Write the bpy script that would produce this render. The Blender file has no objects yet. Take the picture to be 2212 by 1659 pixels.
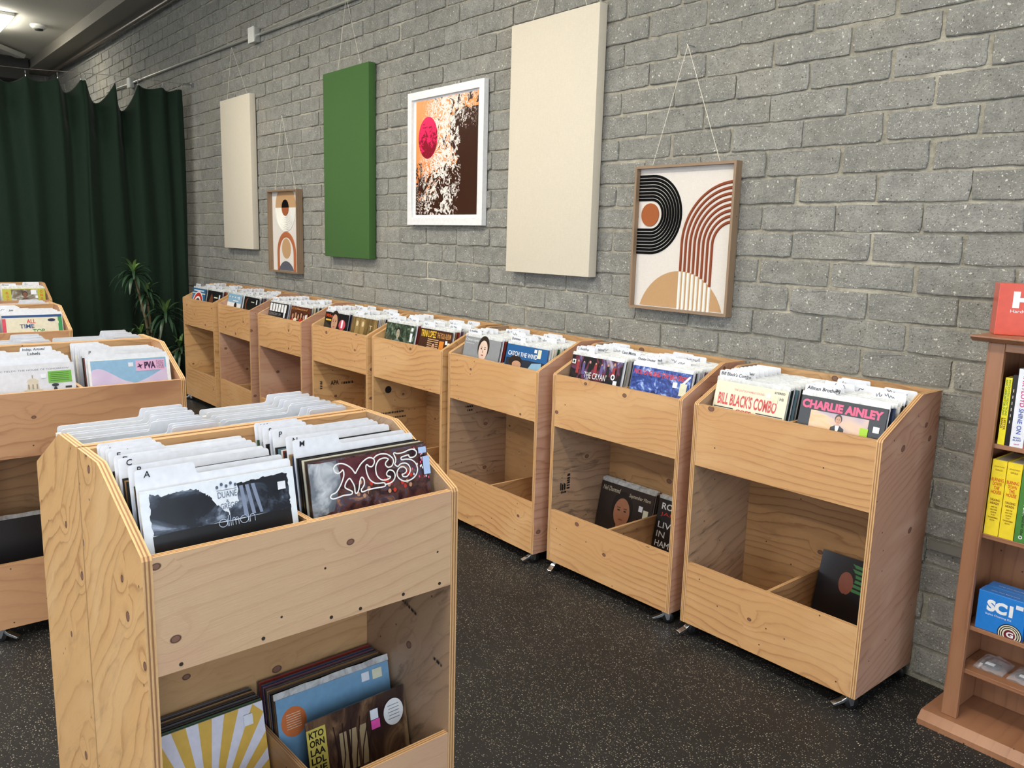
import bpy, bmesh, math, random
from mathutils import Vector, Matrix
R = random.Random(7)
PI = math.pi
scene = bpy.context.scene
COL = scene.collection

# ------------------------------------------------------------------ camera
FPX = 1771.63
cam_d = bpy.data.cameras.new('camera'); cam = bpy.data.objects.new('camera', cam_d); COL.objects.link(cam)
cam_d.sensor_width = 36; cam_d.lens = FPX * 36 / 2212; cam_d.clip_start = 0.05; cam_d.clip_end = 100
YAW, PITCH, ROLL = 0.8736, 0.1745, 0.0276
CAM = Vector((0, -2.8118, 1.475))
fw = Vector((-math.sin(YAW) * math.cos(PITCH), math.cos(YAW) * math.cos(PITCH), -math.sin(PITCH)))
rt = Vector((math.cos(YAW), math.sin(YAW), 0)); up = rt.cross(fw)
r2 = rt * math.cos(ROLL) + up * math.sin(ROLL); u2 = -rt * math.sin(ROLL) + up * math.cos(ROLL)
m = Matrix((r2, u2, -fw)).transposed().to_4x4(); m.translation = CAM
cam.matrix_world = m
scene.camera = cam

# ------------------------------------------------------------------ world, light, exposure
scene.view_settings.view_transform = 'Standard'
scene.view_settings.look = 'None'
scene.view_settings.exposure = -0.16
scene.view_settings.gamma = 1.0
scene.view_settings.use_curve_mapping = False
w = bpy.data.worlds.new('world'); scene.world = w; w.use_nodes = True
w.node_tree.nodes['Background'].inputs[0].default_value = (0.75, 0.86, 1.0, 1)
w.node_tree.nodes['Background'].inputs[1].default_value = 1.6
def area(name, loc, target, sx, sy, power, color):
    d = bpy.data.lights.new(name, 'AREA'); d.shape = 'RECTANGLE'; d.size = sx; d.size_y = sy
    d.energy = power; d.color = color
    o = bpy.data.objects.new(name, d); COL.objects.link(o); o.location = loc
    o.rotation_euler = (Vector(target) - Vector(loc)).to_track_quat('-Z', 'Z').to_euler()
    return o
# daylight through the shop windows to the right of and behind the camera
area('window_daylight_right', (3.7, -3.6, 1.9), (0, -3.6, 1.55), 6.2, 2.4, 250, (0.80, 0.89, 1.0))
area('window_daylight_front', (-3.0, -8.3, 1.9), (-3.0, 0, 1.7), 9.0, 2.4, 165, (0.90, 0.95, 1.0))
CEIL = 3.80
CEIL_LAMPS = [(-1.0, -1.9), (-3.6, -1.9), (-6.2, -1.9), (-9.8, -2.9), (-1.0, -4.8), (-3.6, -4.8), (-6.2, -4.8)]  # out of view; the one past the curtain is added to brighten ceiling
for i, (x, y) in enumerate(CEIL_LAMPS):
    area('ceiling_tube_glow', (x, y, 3.22), (x, y, 0), 1.2, 0.25, 42 if x > -8 else 26, (1.0, 0.93, 0.80))
    area('ceiling_fill_uplight', (x, y, 3.38), (x, y, CEIL), 1.2, 0.25, 24, (1.0, 0.93, 0.80))  # upward fill with no seen source, added to lift the dark ceiling
area('ceiling_tube_glow', (-11.5, -1.08, CEIL - 0.14), (-11.5, -1.08, 0), 0.9, 0.25, 12, (1.0, 0.95, 0.80))

# ------------------------------------------------------------------ materials
def lin(c):
    return tuple(((v / 255) / 12.92 if v / 255 <= 0.04045 else ((v / 255 + 0.055) / 1.055) ** 2.4) for v in c) + (1,)
MATS = {}
class NT:
    def __init__(s, name):
        s.m = bpy.data.materials.new(name); s.m.use_nodes = True; s.t = s.m.node_tree
        s.b = s.t.nodes['Principled BSDF']; s.out = s.t.nodes['Material Output']
    def n(s, typ, props=None, **ins):
        nd = s.t.nodes.new(typ)
        for k, v in (props or {}).items(): setattr(nd, k, v)
        for k, v in ins.items():
            key = int(k[1:]) if k[0] == '_' and k[1:].isdigit() else k.replace('_', ' ')
            s.set(nd.inputs[key], v)
        return nd
    def set(s, inp, v):
        if isinstance(v, bpy.types.NodeSocket): s.t.links.new(v, inp)
        else: inp.default_value = v
    def math(s, op, a, b=0.0, c=0.0, clamp=False):
        nd = s.t.nodes.new('ShaderNodeMath'); nd.operation = op; nd.use_clamp = clamp
        s.set(nd.inputs[0], a); s.set(nd.inputs[1], b); s.set(nd.inputs[2], c); return nd.outputs[0]
    def vmath(s, op, a, b=(0, 0, 0)):
        nd = s.t.nodes.new('ShaderNodeVectorMath'); nd.operation = op
        s.set(nd.inputs[0], a); s.set(nd.inputs[1], b); return nd.outputs[0]
    def ramp(s, fac, stops, interp='LINEAR'):
        nd = s.t.nodes.new('ShaderNodeValToRGB'); nd.color_ramp.interpolation = interp
        e = nd.color_ramp.elements
        while len(e) < len(stops): e.new(0.5)
        for i, (p, c) in enumerate(stops):
            e[i].position = p; e[i].color = c if len(c) == 4 else tuple(c) + (1,)
        s.set(nd.inputs[0], fac); return nd.outputs[0]
    def rng(s, v, a, b, c=0.0, d=1.0):
        nd = s.t.nodes.new('ShaderNodeMapRange'); s.set(nd.inputs[0], v)
        for i, x in enumerate((a, b, c, d)): nd.inputs[i + 1].default_value = x
        return nd.outputs[0]
    def mix(s, f, a, b, mode='MIX'):
        nd = s.t.nodes.new('ShaderNodeMix'); nd.data_type = 'RGBA'; nd.blend_type = mode
        s.set(nd.inputs[0], f); s.set(nd.inputs[6], a); s.set(nd.inputs[7], b); return nd.outputs[2]
    def noise(s, vec, scale, detail=2.0, rough=0.5, dist=0.0, dim='3D'):
        nd = s.t.nodes.new('ShaderNodeTexNoise'); nd.noise_dimensions = dim
        s.set(nd.inputs['Vector'], vec); nd.inputs['Scale'].default_value = scale
        nd.inputs['Detail'].default_value = detail; nd.inputs['Roughness'].default_value = rough
        nd.inputs['Distortion'].default_value = dist; return nd
    def vor(s, vec, scale, rnd=1.0, dim='3D'):
        nd = s.t.nodes.new('ShaderNodeTexVoronoi'); nd.voronoi_dimensions = dim; s.set(nd.inputs['Vector'], vec)
        nd.inputs['Scale'].default_value = scale; nd.inputs['Randomness'].default_value = rnd; return nd
    def bump(s, h, dist, strength=1.0):
        nd = s.t.nodes.new('ShaderNodeBump'); s.set(nd.inputs['Height'], h)
        nd.inputs['Distance'].default_value = dist; nd.inputs['Strength'].default_value = strength
        s.t.links.new(nd.outputs[0], s.b.inputs['Normal']); return nd

def flat(name, rgb, rough=0.5, metal=0.0, coat=0.0, emit=0.0, alpha=1.0, spec=0.5):
    if name in MATS: return MATS[name]
    t = NT(name); b = t.b
    b.inputs['Base Color'].default_value = lin(rgb); b.inputs['Roughness'].default_value = rough
    b.inputs['Metallic'].default_value = metal; b.inputs['Coat Weight'].default_value = coat
    b.inputs['Coat Roughness'].default_value = 0.12; b.inputs['Specular IOR Level'].default_value = spec
    if emit: b.inputs['Emission Color'].default_value = lin(rgb); b.inputs['Emission Strength'].default_value = emit
    if alpha < 1: b.inputs['Alpha'].default_value = alpha
    # faint mottling so no surface is perfectly even
    g = t.n('ShaderNodeNewGeometry'); nz = t.noise(g.outputs['Position'], 60, 2)
    t.set(b.inputs['Base Color'], t.mix(t.rng(nz.outputs[0], 0.3, 0.7, 0.0, 1.0), lin(tuple(max(0, v * 0.955) for v in rgb)), lin(rgb)))
    MATS[name] = t.m; return t.m

def wood(name, base, dark, pale, freq=20, amp=5.0, knots=1.0, blotch=0.5, grey=0.0, rough=0.5):
    """rotary-cut softwood plywood face: wandering rings, knots, blotches. UV is in metres, grain along U"""
    if name in MATS: return MATS[name]
    t = NT(name); uv = t.n('ShaderNodeUVMap').outputs[0]
    oi = t.n('ShaderNodeObjectInfo').outputs['Random']
    off = t.n('ShaderNodeCombineXYZ', None, X=t.math('MULTIPLY', oi, 37.0), Y=t.math('MULTIPLY', oi, 91.0), Z=0.0).outputs[0]
    p = t.vmath('ADD', uv, off)
    sep = t.n('ShaderNodeSeparateXYZ', None, Vector=p); V = sep.outputs[1]
    st = t.vmath('MULTIPLY', p, (1.6, 4.2, 1))
    warp = t.noise(st, 1.0, 3.0, 0.40, 0.25).outputs[0]
    fine = t.noise(t.vmath('MULTIPLY', p, (14, 60, 1)), 1.0, 3.0, 0.6).outputs[0]
    kv = t.vor(t.vmath('MULTIPLY', p, (1.0, 1.35, 1)), 5.2, dim='2D')
    kcol = t.n('ShaderNodeSeparateColor', None, Color=kv.outputs['Color']).outputs[0]
    gate = t.math('LESS_THAN', kcol, 0.36 * knots)
    kd = kv.outputs['Distance']
    infl = t.math('MULTIPLY', t.rng(kd, 0.0, 0.34, 1.0, 0.0), gate)
    ring = t.math('ADD', t.math('ADD', t.math('MULTIPLY', V, freq), t.math('MULTIPLY', warp, amp)), t.math('ADD', t.math('MULTIPLY', fine, 0.35), t.math('MULTIPLY', infl, 1.7)))
    fr = t.math('FRACT', ring)
    line = t.ramp(fr, [(0.0, (0.05,) * 3), (0.45, (0.0,) * 3), (0.78, (0.30,) * 3), (0.90, (0.85,) * 3), (0.96, (0.6,) * 3), (1.0, (0.05,) * 3)])
    dens = t.rng(t.noise(t.vmath('MULTIPLY', p, (1.1, 2.2, 1)), 1.0, 2).outputs[0], 0.36, 0.60, 0.22, 1.0)
    c = t.mix(t.math('MULTIPLY', line, t.math('MULTIPLY', dens, 0.8)), lin(base), lin(dark))
    bl = t.noise(t.vmath('MULTIPLY', p, (1.3, 4.0, 1)), 1.4, 3, 0.55, 0.6).outputs[0]
    c = t.mix(t.math('MULTIPLY', t.rng(bl, 0.50, 0.66), blotch), c, lin(pale))
    hair = t.noise(t.vmath('MULTIPLY', p, (22, 420, 1)), 1.0, 2, 0.6).outputs[0]
    c = t.mix(t.rng(hair, 0.35, 0.8, 0.0, 0.16), c, lin(dark))
    if grey:
        gn = t.noise(t.vmath('MULTIPLY', p, (3.0, 13.0, 1)), 1.3, 5, 0.68, 1.6).outputs[0]
        c = t.mix(t.math('MULTIPLY', t.rng(gn, 0.55, 0.72), grey), c, lin((74, 62, 52)))
    ksz = t.math('MULTIPLY_ADD', kcol, 0.10, 0.030)
    kn = t.math('MULTIPLY', t.rng(t.math('SUBTRACT', kd, ksz), 0.0, 0.014, 1.0, 0.0), gate)
    c = t.mix(kn, c, lin((72, 46, 36)))
    kcore = t.math('MULTIPLY', t.rng(t.math('SUBTRACT', kd, t.math('SUBTRACT', ksz, 0.012)), 0.0, 0.010, 1.0, 0.0), gate)
    c = t.mix(kcore, c, lin((128, 92, 76)))
    pv = t.vor(p, 15.0, dim='2D'); pc = t.n('ShaderNodeSeparateColor', None, Color=pv.outputs['Color']).outputs[1]
    pin = t.math('MULTIPLY', t.rng(pv.outputs['Distance'], 0.030, 0.05, 1.0, 0.0), t.math('LESS_THAN', pc, 0.13))
    c = t.mix(pin, c, lin((54, 36, 26)))
    t.set(t.b.inputs['Base Color'], c); t.b.inputs['Roughness'].default_value = rough
    t.b.inputs['Coat Weight'].default_value = 0.12; t.b.inputs['Coat Roughness'].default_value = 0.35
    t.bump(t.math('ADD', hair, t.math('MULTIPLY', line, -0.5)), 0.0006, 0.35)
    MATS[name] = t.m; return t.m

def ply_edge():
    if 'ply_edge' in MATS: return MATS['ply_edge']
    t = NT('ply_edge'); uv = t.n('ShaderNodeUVMap').outputs[0]
    s = t.n('ShaderNodeSeparateXYZ', None, Vector=uv)
    wob = t.noise(t.vmath('MULTIPLY', uv, (14, 1.2, 1)), 1.0, 3).outputs[0]
    v = t.math('ADD', s.outputs[1], t.math('MULTIPLY', t.math('SUBTRACT', wob, 0.5), 0.10))
    li, dk = lin((210, 168, 116)), lin((146, 104, 72))
    pl = lin((224, 186, 134))
    c = t.ramp(v, [(0.0, pl), (0.20, li), (0.22, dk), (0.36, dk), (0.40, pl), (0.58, li), (0.60, dk), (0.76, dk), (0.79, li), (1.0, pl)])
    st = t.noise(t.vmath('MULTIPLY', uv, (70, 9, 1)), 1.0, 3, 0.6).outputs[0]
    c = t.mix(t.rng(st, 0.35, 0.75, 0.0, 0.45), c, lin((176, 128, 82)))
    t.set(t.b.inputs['Base Color'], c); t.b.inputs['Roughness'].default_value = 0.6
    MATS['ply_edge'] = t.m; return t.m

def printmat(name, stops, scale=14, detail=4, stretch=(1, 1, 1), dist=0.8, rough=0.25, coat=0.5, interp='LINEAR'):
    """printed picture with mottled colours"""
    if name in MATS: return MATS[name]
    t = NT(name); tc = t.n('ShaderNodeTexCoord').outputs['Object']
    nz = t.noise(t.vmath('MULTIPLY', tc, stretch), scale, detail, 0.6, dist).outputs[0]
    t.set(t.b.inputs['Base Color'], t.ramp(nz, [(p, lin(c)) for p, c in stops], interp))
    t.b.inputs['Roughness'].default_value = rough; t.b.inputs['Coat Weight'].default_value = coat
    t.b.inputs['Coat Roughness'].default_value = 0.15
    MATS[name] = t.m; return t.m

EDGE = ply_edge()
W_FRONT = wood('plywood_face_honey', (206, 160, 110), (146, 94, 54), (222, 182, 134), freq=35, amp=6.5)
W_SIDE = wood('plywood_face_rosy', (194, 150, 124), (138, 92, 72), (210, 172, 148), freq=32, amp=8.0, blotch=0.8)
W_IN = wood('plywood_face_inner', (190, 148, 102), (132, 88, 54), (206, 168, 120), freq=29, amp=6.5, knots=1.3, grey=0.25)
W_GREY = wood('plywood_face_weathered', (172, 142, 114), (120, 90, 66), (192, 162, 134), freq=26, amp=6.0, grey=0.85)
W_A = wood('plywood_face_pale_pink', (208, 174, 138), (164, 120, 92), (200, 160, 132), freq=29, amp=2.6, knots=0.8, blotch=0.8)
W_AS = wood('plywood_face_golden', (212, 168, 114), (158, 110, 64), (222, 184, 134), freq=19, amp=7.5, knots=1.0, grey=0.22)
W_B = wood('plywood_face_reddish', (196, 150, 110), (146, 98, 68), (168, 120, 88), freq=22, amp=7.0, knots=0.9, blotch=0.9)
W_CASE = wood('varnished_cherry_wood', (154, 108, 78), (122, 80, 56), (168, 122, 92), freq=26, amp=2.0, knots=0.0, blotch=0.5, rough=0.36)
W_FRAME = wood('taupe_frame_wood', (140, 116, 92), (108, 86, 66), (150, 126, 102), freq=60, amp=2.0, knots=0.0, blotch=0.4)
CHROME = flat('bright_steel', (205, 208, 212), 0.22, 1.0)
BLACKR = flat('black_rubber', (22, 22, 24), 0.4)
CARD = flat('white_plastic_card', (224, 228, 238), 0.28, coat=0.3)
INK = flat('black_marker_ink', (24, 24, 26), 0.5)
STICK = flat('white_price_sticker', (226, 230, 240), 0.4)
CREAMS = flat('cream_price_sticker', (216, 216, 190), 0.4)

def sleeve_mat():
    t = NT('clear_plastic_sleeve')
    g = t.n('ShaderNodeNewGeometry'); nz = t.noise(t.vmath('MULTIPLY', g.outputs['Position'], (40, 40, 25)), 1.0, 3, 0.6, 0.5).outputs[0]
    t.b.inputs['Base Color'].default_value = lin((222, 225, 226)); t.b.inputs['Roughness'].default_value = 0.16
    t.set(t.b.inputs['Alpha'], t.rng(nz, 0.35, 0.65, 0.34, 0.72))
    t.b.inputs['Coat Weight'].default_value = 0.6; t.b.inputs['Coat Roughness'].default_value = 0.08
    t.bump(nz, 0.002, 0.3); return t.m
SLEEVE = sleeve_mat()

# ------------------------------------------------------------------ mesh helpers
def tag(o, label, cat, group=None):
    o['label'] = label; o['category'] = cat
    if group: o['group'] = group
    return o
def link_mesh(name, verts, faces, mats, parent=None, fm=None, uvs=None, smooth=False):
    me = bpy.data.meshes.new(name); me.from_pydata(verts, [], faces)
    for mt in mats: me.materials.append(mt)
    if fm: me.polygons.foreach_set('material_index', fm)
    if uvs:
        l = me.uv_layers.new(name='UVMap'); l.data.foreach_set('uv', [x for uv in uvs for x in uv])
    if smooth: me.polygons.foreach_set('use_smooth', [True] * len(me.polygons))
    me.update()
    o = bpy.data.objects.new(name, me); COL.objects.link(o)
    if parent: o.parent = parent
    return o
def empty(name, loc=(0, 0, 0), rz=0.0):
    o = bpy.data.objects.new(name, None); o.empty_display_size = 0.1; COL.objects.link(o)
    o.location = loc; o.rotation_euler = (0, 0, rz); return o
def struct(o): o['kind'] = 'structure'; return o
class MB:
    """collects solids into one mesh"""
    def __init__(s): s.v = []; s.f = []; s.mi = []; s.mats = []; s.uv = []
    def mat(s, m):
        if m not in s.mats: s.mats.append(m)
        return s.mats.index(m)
    def face(s, pts, m, uv=None):
        b = len(s.v); s.v += [tuple(p) for p in pts]; s.f.append(tuple(range(b, b + len(pts)))); s.mi.append(s.mat(m))
        s.uv += uv or [(p[0], p[2]) for p in pts]
    def box(s, x0, x1, y0, y1, z0, z1, m, grain=None, top=None):
        P = [(x0, y0, z0), (x1, y0, z0), (x1, y1, z0), (x0, y1, z0), (x0, y0, z1), (x1, y0, z1), (x1, y1, z1), (x0, y1, z1)]
        dims = (x1 - x0, y1 - y0, z1 - z0); g = grain if grain is not None else max(range(3), key=lambda i: dims[i])
        for q in ((0, 3, 2, 1), (4, 5, 6, 7), (0, 1, 5, 4), (1, 2, 6, 5), (2, 3, 7, 6), (3, 0, 4, 7)):
            pts = [P[i] for i in q]
            ax = [i for i in range(3) if max(p[i] for p in pts) - min(p[i] for p in pts) > 1e-9]
            if g in ax: a = g; b_ = [i for i in ax if i != g][0] if len(ax) > 1 else g
            else: a, b_ = (ax + ax)[:2]
            s.face(pts, m, [(p[a], p[b_]) for p in pts])
    def slab(s, prof, axis, t0, t1, face, edge, ang=0.0):
        """2D profile extruded along axis; faces get 'face' wood, rim gets plies"""
        def P(a, b, t): return {0: (t, a, b), 1: (a, t, b), 2: (a, b, t)}[axis]
        ca, sa = math.cos(ang), math.sin(ang)
        U = [(a * ca + b * sa, -a * sa + b * ca) for a, b in prof]
        area2 = sum(prof[i][0] * prof[(i + 1) % len(prof)][1] - prof[(i + 1) % len(prof)][0] * prof[i][1] for i in range(len(prof)))
        flip = (area2 > 0) == (axis in (0, 2))  # orientation of the t1 cap
        c1 = [P(a, b, t1) for a, b in prof]; c0 = [P(a, b, t0) for a, b in prof]
        if flip: s.face(c1, face, U); s.face(c0[::-1], face, U[::-1])
        else: s.face(c1[::-1], face, U[::-1]); s.face(c0, face, U)
        d = 0.0; n = len(prof)
        for i in range(n):
            j = (i + 1) % n; L = math.dist(prof[i], prof[j])
            q = [c0[i], c0[j], c1[j], c1[i]]; uu = [(d, 0), (d + L, 0), (d + L, 1), (d, 1)]
            if not flip: q = q[::-1]; uu = uu[::-1]
            s.face(q, edge, uu); d += L
    def tube(s, pts, r, m, seg=8, caps=True):
        pts = [Vector(p) for p in pts]; rings = []
        rr = r if isinstance(r, (list, tuple)) else [r] * len(pts)
        for i, p in enumerate(pts):
            d = (pts[min(i + 1, len(pts) - 1)] - pts[max(i - 1, 0)]).normalized()
            a = d.cross(Vector((0, 0, 1)));
            if a.length < 1e-3: a = Vector((1, 0, 0))
            a.normalize(); b = d.cross(a)
            rings.append([p + (a * math.cos(2 * PI * k / seg) + b * math.sin(2 * PI * k / seg)) * rr[i] for k in range(seg)])
        for i in range(len(rings) - 1):
            for k in range(seg):
                q = [rings[i][k], rings[i][(k + 1) % seg], rings[i + 1][(k + 1) % seg], rings[i + 1][k]]
                s.face(q[::-1], m)
        if caps: s.face(rings[0], m); s.face(rings[-1][::-1], m)
    def build(s, name, parent=None, smooth=False, bevel=0.0, merge=True):
        o = link_mesh(name, s.v, s.f, s.mats, parent, s.mi, s.uv)
        if merge or smooth or bevel:
            bm = bmesh.new(); bm.from_mesh(o.data); bmesh.ops.remove_doubles(bm, verts=bm.verts, dist=1e-6)
            if bevel:
                bmesh.ops.bevel(bm, geom=[e for e in bm.edges if len(e.link_faces) == 2 and e.calc_face_angle(0) > 0.6], offset=bevel, segments=2, affect='EDGES', profile=0.6)
            bm.to_mesh(o.data); bm.free()
        if smooth:
            o.data.polygons.foreach_set('use_smooth', [True] * len(o.data.polygons))
            try: o.data.set_sharp_from_angle(angle=0.6)
            except Exception: pass
        return o

_dg = None; TXT = {}
def text_geo(s, bold=0.0, shear=0.0, align='LEFT', space=1.0):
    """outline of a word as flat triangles, height of a capital about 0.7 units; returns verts2d, faces, width"""
    k = (s, bold, shear, align, space)
    if k in TXT: return TXT[k]
    cu = bpy.data.curves.new('t', 'FONT'); cu.body = s; cu.size = 1; cu.offset = bold; cu.shear = shear
    cu.space_character = space; cu.resolution_u = 3; cu.fill_mode = 'BOTH'
    o = bpy.data.objects.new('t', cu); COL.objects.link(o)
    dg = bpy.context.evaluated_depsgraph_get(); dg.update()
    me = o.evaluated_get(dg).to_mesh()
    v = [(p.co.x, p.co.y) for p in me.vertices]; f = [tuple(q.vertices) for q in me.polygons]
    o.evaluated_get(dg).to_mesh_clear()
    bpy.data.objects.remove(o); bpy.data.curves.remove(cu)
    if v:
        x0 = min(a for a, _ in v); x1 = max(a for a, _ in v); y0 = min(b for _, b in v); y1 = max(b for _, b in v)
        v = [((a - x0) / (x1 - x0), (b - y0) / (y1 - y0)) for a, b in v]; asp = (x1 - x0) / (y1 - y0)
    else: asp = 1
    TXT[k] = (v, f, asp); return TXT[k]

class Art:
    """flat printing on a face: coordinates in metres on the sheet (x right, z up); y is minus the layer height"""
    def __init__(s, w=0.315, h=0.315, y=-0.0006, x0=None, step=0.00012):
        s.w, s.h, s.y, s.step = w, h, y, step; s.x0 = -w / 2 if x0 is None else x0
        s.a = MB(); s.t = MB(); s.st = []
    vs = 1.0
    vmin = 0.0
    def P(s, u, v, y): return (s.x0 + min(max(u, 0), 1) * s.w, y, s.Z(max(v, s.vmin)))
    def Z(s, v): return v * s.h
    def up(s): s.y -= s.step
    def poly(s, pts, m):
        s.up(); ar = sum(pts[i][0] * pts[(i + 1) % len(pts)][1] - pts[(i + 1) % len(pts)][0] * pts[i][1] for i in range(len(pts)))
        if ar < 0: pts = pts[::-1]
        s.a.face([s.P(u, v, s.y) for u, v in pts], m)
    def rect(s, u0, v0, u1, v1, m): s.poly([(u0, v0), (u1, v0), (u1, v1), (u0, v1)], m)
    def ell(s, u, v, ru, rv, m, n=28, a0=0, a1=2 * PI, rot=0.0):
        k = [(ru * math.cos(a0 + (a1 - a0) * i / n), rv * math.sin(a0 + (a1 - a0) * i / n)) for i in range(n + (a1 - a0 < 6.2))]
        s.poly([(u + x * math.cos(rot) - y * math.sin(rot), v + x * math.sin(rot) + y * math.cos(rot)) for x, y in k], m)
    def text(s, str_, u, v, wu, hv, m, bold=0.0, shear=0.0, rot=0.0, layer=None, space=1.0, arc=0.0):
        """word fitted into a box of wu x hv whose lower left corner is u, v"""
        s.up(); vs, fs, asp = text_geo(str_, bold, shear, space=space)
        if wu is None: wu = (s.Z(v + hv) - s.Z(v)) * asp / s.w
        ca, sa = math.cos(rot), math.sin(rot); out = []
        for a, b in vs:
            x, z = a * wu * s.w, b * (s.Z(v + hv) - s.Z(v))
            out.append((s.x0 + u * s.w + x * ca - z * sa, s.y, s.Z(v) + x * sa + z * ca))
        b0 = len(s.t.v); mi = s.t.mat(m); s.t.v += out
        for f in fs: s.t.f.append(tuple(b0 + i for i in f)); s.t.mi.append(mi); s.t.uv += [(0, 0)] * len(f)
    def sticker(s, u, v, wu, hv, m=None, name='price_sticker'):
        s.up(); b = MB(); x0, x1 = s.x0 + u * s.w, s.x0 + (u + wu) * s.w; z0, z1 = s.Z(v), s.Z(v + hv)
        b.box(x0, x1, s.y - 0.0003, s.y + 0.0003, z0, z1, m or STICK); s.y -= 0.0003; s.st.append((name, b))
    def ribbon(s, pts, wd, m):
        """flat stroke of even width along points in sheet units"""
        s.up(); P = [Vector((s.x0 + u * s.w, s.Z(v))) for u, v in pts]; L = []; Rr = []
        for i, p in enumerate(P):
            d = (P[min(i + 1, len(P) - 1)] - P[max(i - 1, 0)]); d.normalize(); n = Vector((-d.y, d.x)) * wd / 2
            L.append(p + n); Rr.append(p - n)
        for i in range(len(P) - 1):
            s.t.face([(q.x, s.y, q.y) for q in (Rr[i], Rr[i + 1], L[i + 1], L[i])], m)
    def finish(s, parent, art='cover_art', let='lettering'):
        if s.a.f: s.a.build(art, parent, merge=False)
        if s.t.f: s.t.build(let, parent, merge=False)
        for n, b in s.st: b.build(n, parent)

# ------------------------------------------------------------------ the room
X0, X1, Y0 = -14.2, 3.9, -8.6
def floor_mat():
    t = NT('speckled_black_rubber'); p = t.n('ShaderNodeNewGeometry').outputs['Position']
    wp = t.vmath('ADD', p, t.vmath('MULTIPLY', t.noise(p, 90, 2).outputs[1], (0.007, 0.007, 0)))
    v = t.vor(t.vmath('MULTIPLY', wp, (1, 1, 0)), 150, dim='2D'); cc = t.n('ShaderNodeSeparateColor', None, Color=v.outputs['Color'])
    size = t.rng(cc.outputs[1], 0, 1, 0.10, 0.30)
    spot = t.math('LESS_THAN', v.outputs['Distance'], size)
    clump = t.rng(t.noise(p, 2.2, 3).outputs[0], 0.3, 0.7, 0.22, 0.52)
    spot = t.math('MULTIPLY', spot, t.math('LESS_THAN', cc.outputs[0], clump))
    base = t.mix(t.noise(p, 5, 4).outputs[0], lin((27, 27, 28)), lin((45, 44, 43)))
    fl = t.mix(cc.outputs[2], lin((176, 168, 150)), lin((108, 106, 100)))
    t.set(t.b.inputs['Base Color'], t.mix(spot, base, fl)); t.b.inputs['Roughness'].default_value = 0.5
    t.b.inputs['Specular IOR Level'].default_value = 0.28
    t.bump(t.noise(p, 260, 3).outputs[0], 0.0012, 0.5); return t.m
b = MB(); b.box(X0, X1, Y0, 0.2, -0.1, 0, floor_mat()); struct(b.build('floor'))
CEILM = flat('grey_painted_ceiling', (222, 219, 208), 0.85)
b = MB(); b.box(X0, X1, Y0, 0.2, CEIL, CEIL + 0.1, CEILM); struct(b.build('ceiling'))

def block_mat(name='grey_concrete_block'):
    t = NT(name); p = t.n('ShaderNodeNewGeometry').outputs['Position']
    at = t.n('ShaderNodeAttribute', {'attribute_name': 'tone'}).outputs['Fac']
    big = t.noise(p, 1.1, 3, 0.6).outputs[0]; mid = t.noise(p, 16, 4, 0.65).outputs[0]; fine = t.noise(p, 130, 3, 0.7).outputs[0]
    c = t.mix(t.rng(mid, 0.25, 0.75), lin((118, 118, 114)), lin((160, 159, 153)))
    c = t.mix(t.math('MULTIPLY', at, 0.40), c, lin((116, 115, 108)))
    c = t.mix(t.rng(big, 0.52, 0.72, 0, 0.35), c, lin((172, 164, 146)))
    c = t.mix(t.rng(fine, 0.50, 0.70, 0, 0.6), c, lin((100, 99, 95)))
    v = t.vor(t.vmath('ADD', p, t.vmath('MULTIPLY', t.noise(p, 60, 2).outputs[1], (0.02, 0.02, 0.02))), 72); cc = t.n('ShaderNodeSeparateColor', None, Color=v.outputs['Color'])
    sp = t.math('MULTIPLY', t.math('LESS_THAN', v.outputs['Distance'], t.rng(cc.outputs[1], 0, 1, 0.06, 0.27)), t.math('LESS_THAN', cc.outputs[0], 0.34))
    c = t.mix(t.math('MULTIPLY', sp, 0.85), c, lin((212, 208, 198)))
    q3 = t.vmath('ADD', p, t.vmath('MULTIPLY', t.noise(p, 110, 2).outputs[1], (0.014, 0.014, 0.014)))
    v3 = t.vor(q3, 165); c3 = t.n('ShaderNodeSeparateColor', None, Color=v3.outputs['Color'])
    grit = t.math('MULTIPLY', t.math('LESS_THAN', v3.outputs['Distance'], t.rng(c3.outputs[1], 0, 1, 0.10, 0.36)), t.math('LESS_THAN', c3.outputs[0], 0.34))
    c = t.mix(t.math('MULTIPLY', grit, 0.75), c, lin((204, 202, 196)))
    dgr = t.math('MULTIPLY', t.math('LESS_THAN', v3.outputs['Distance'], 0.34), t.math('GREATER_THAN', c3.outputs[0], 0.80))
    c = t.mix(t.math('MULTIPLY', dgr, 0.6), c, lin((70, 69, 66)))
    v2 = t.vor(p, 48); c2 = t.n('ShaderNodeSeparateColor', None, Color=v2.outputs['Color'])
    pit = t.math('MULTIPLY', t.math('LESS_THAN', v2.outputs['Distance'], t.rng(c2.outputs[1], 0, 1, 0.04, 0.2)), t.math('LESS_THAN', c2.outputs[0], 0.14))
    c = t.mix(t.math('MULTIPLY', pit, 0.75), c, lin((58, 56, 52)))
    t.set(t.b.inputs['Base Color'], c); t.b.inputs['Roughness'].default_value = 0.9
    h = t.math('ADD', t.math('MULTIPLY', mid, 0.8), t.math('SUBTRACT', t.math('MULTIPLY', fine, 0.5), t.math('MULTIPLY', pit, 0.8)))
    t.bump(h, 0.009, 1.0); return t.m
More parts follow.
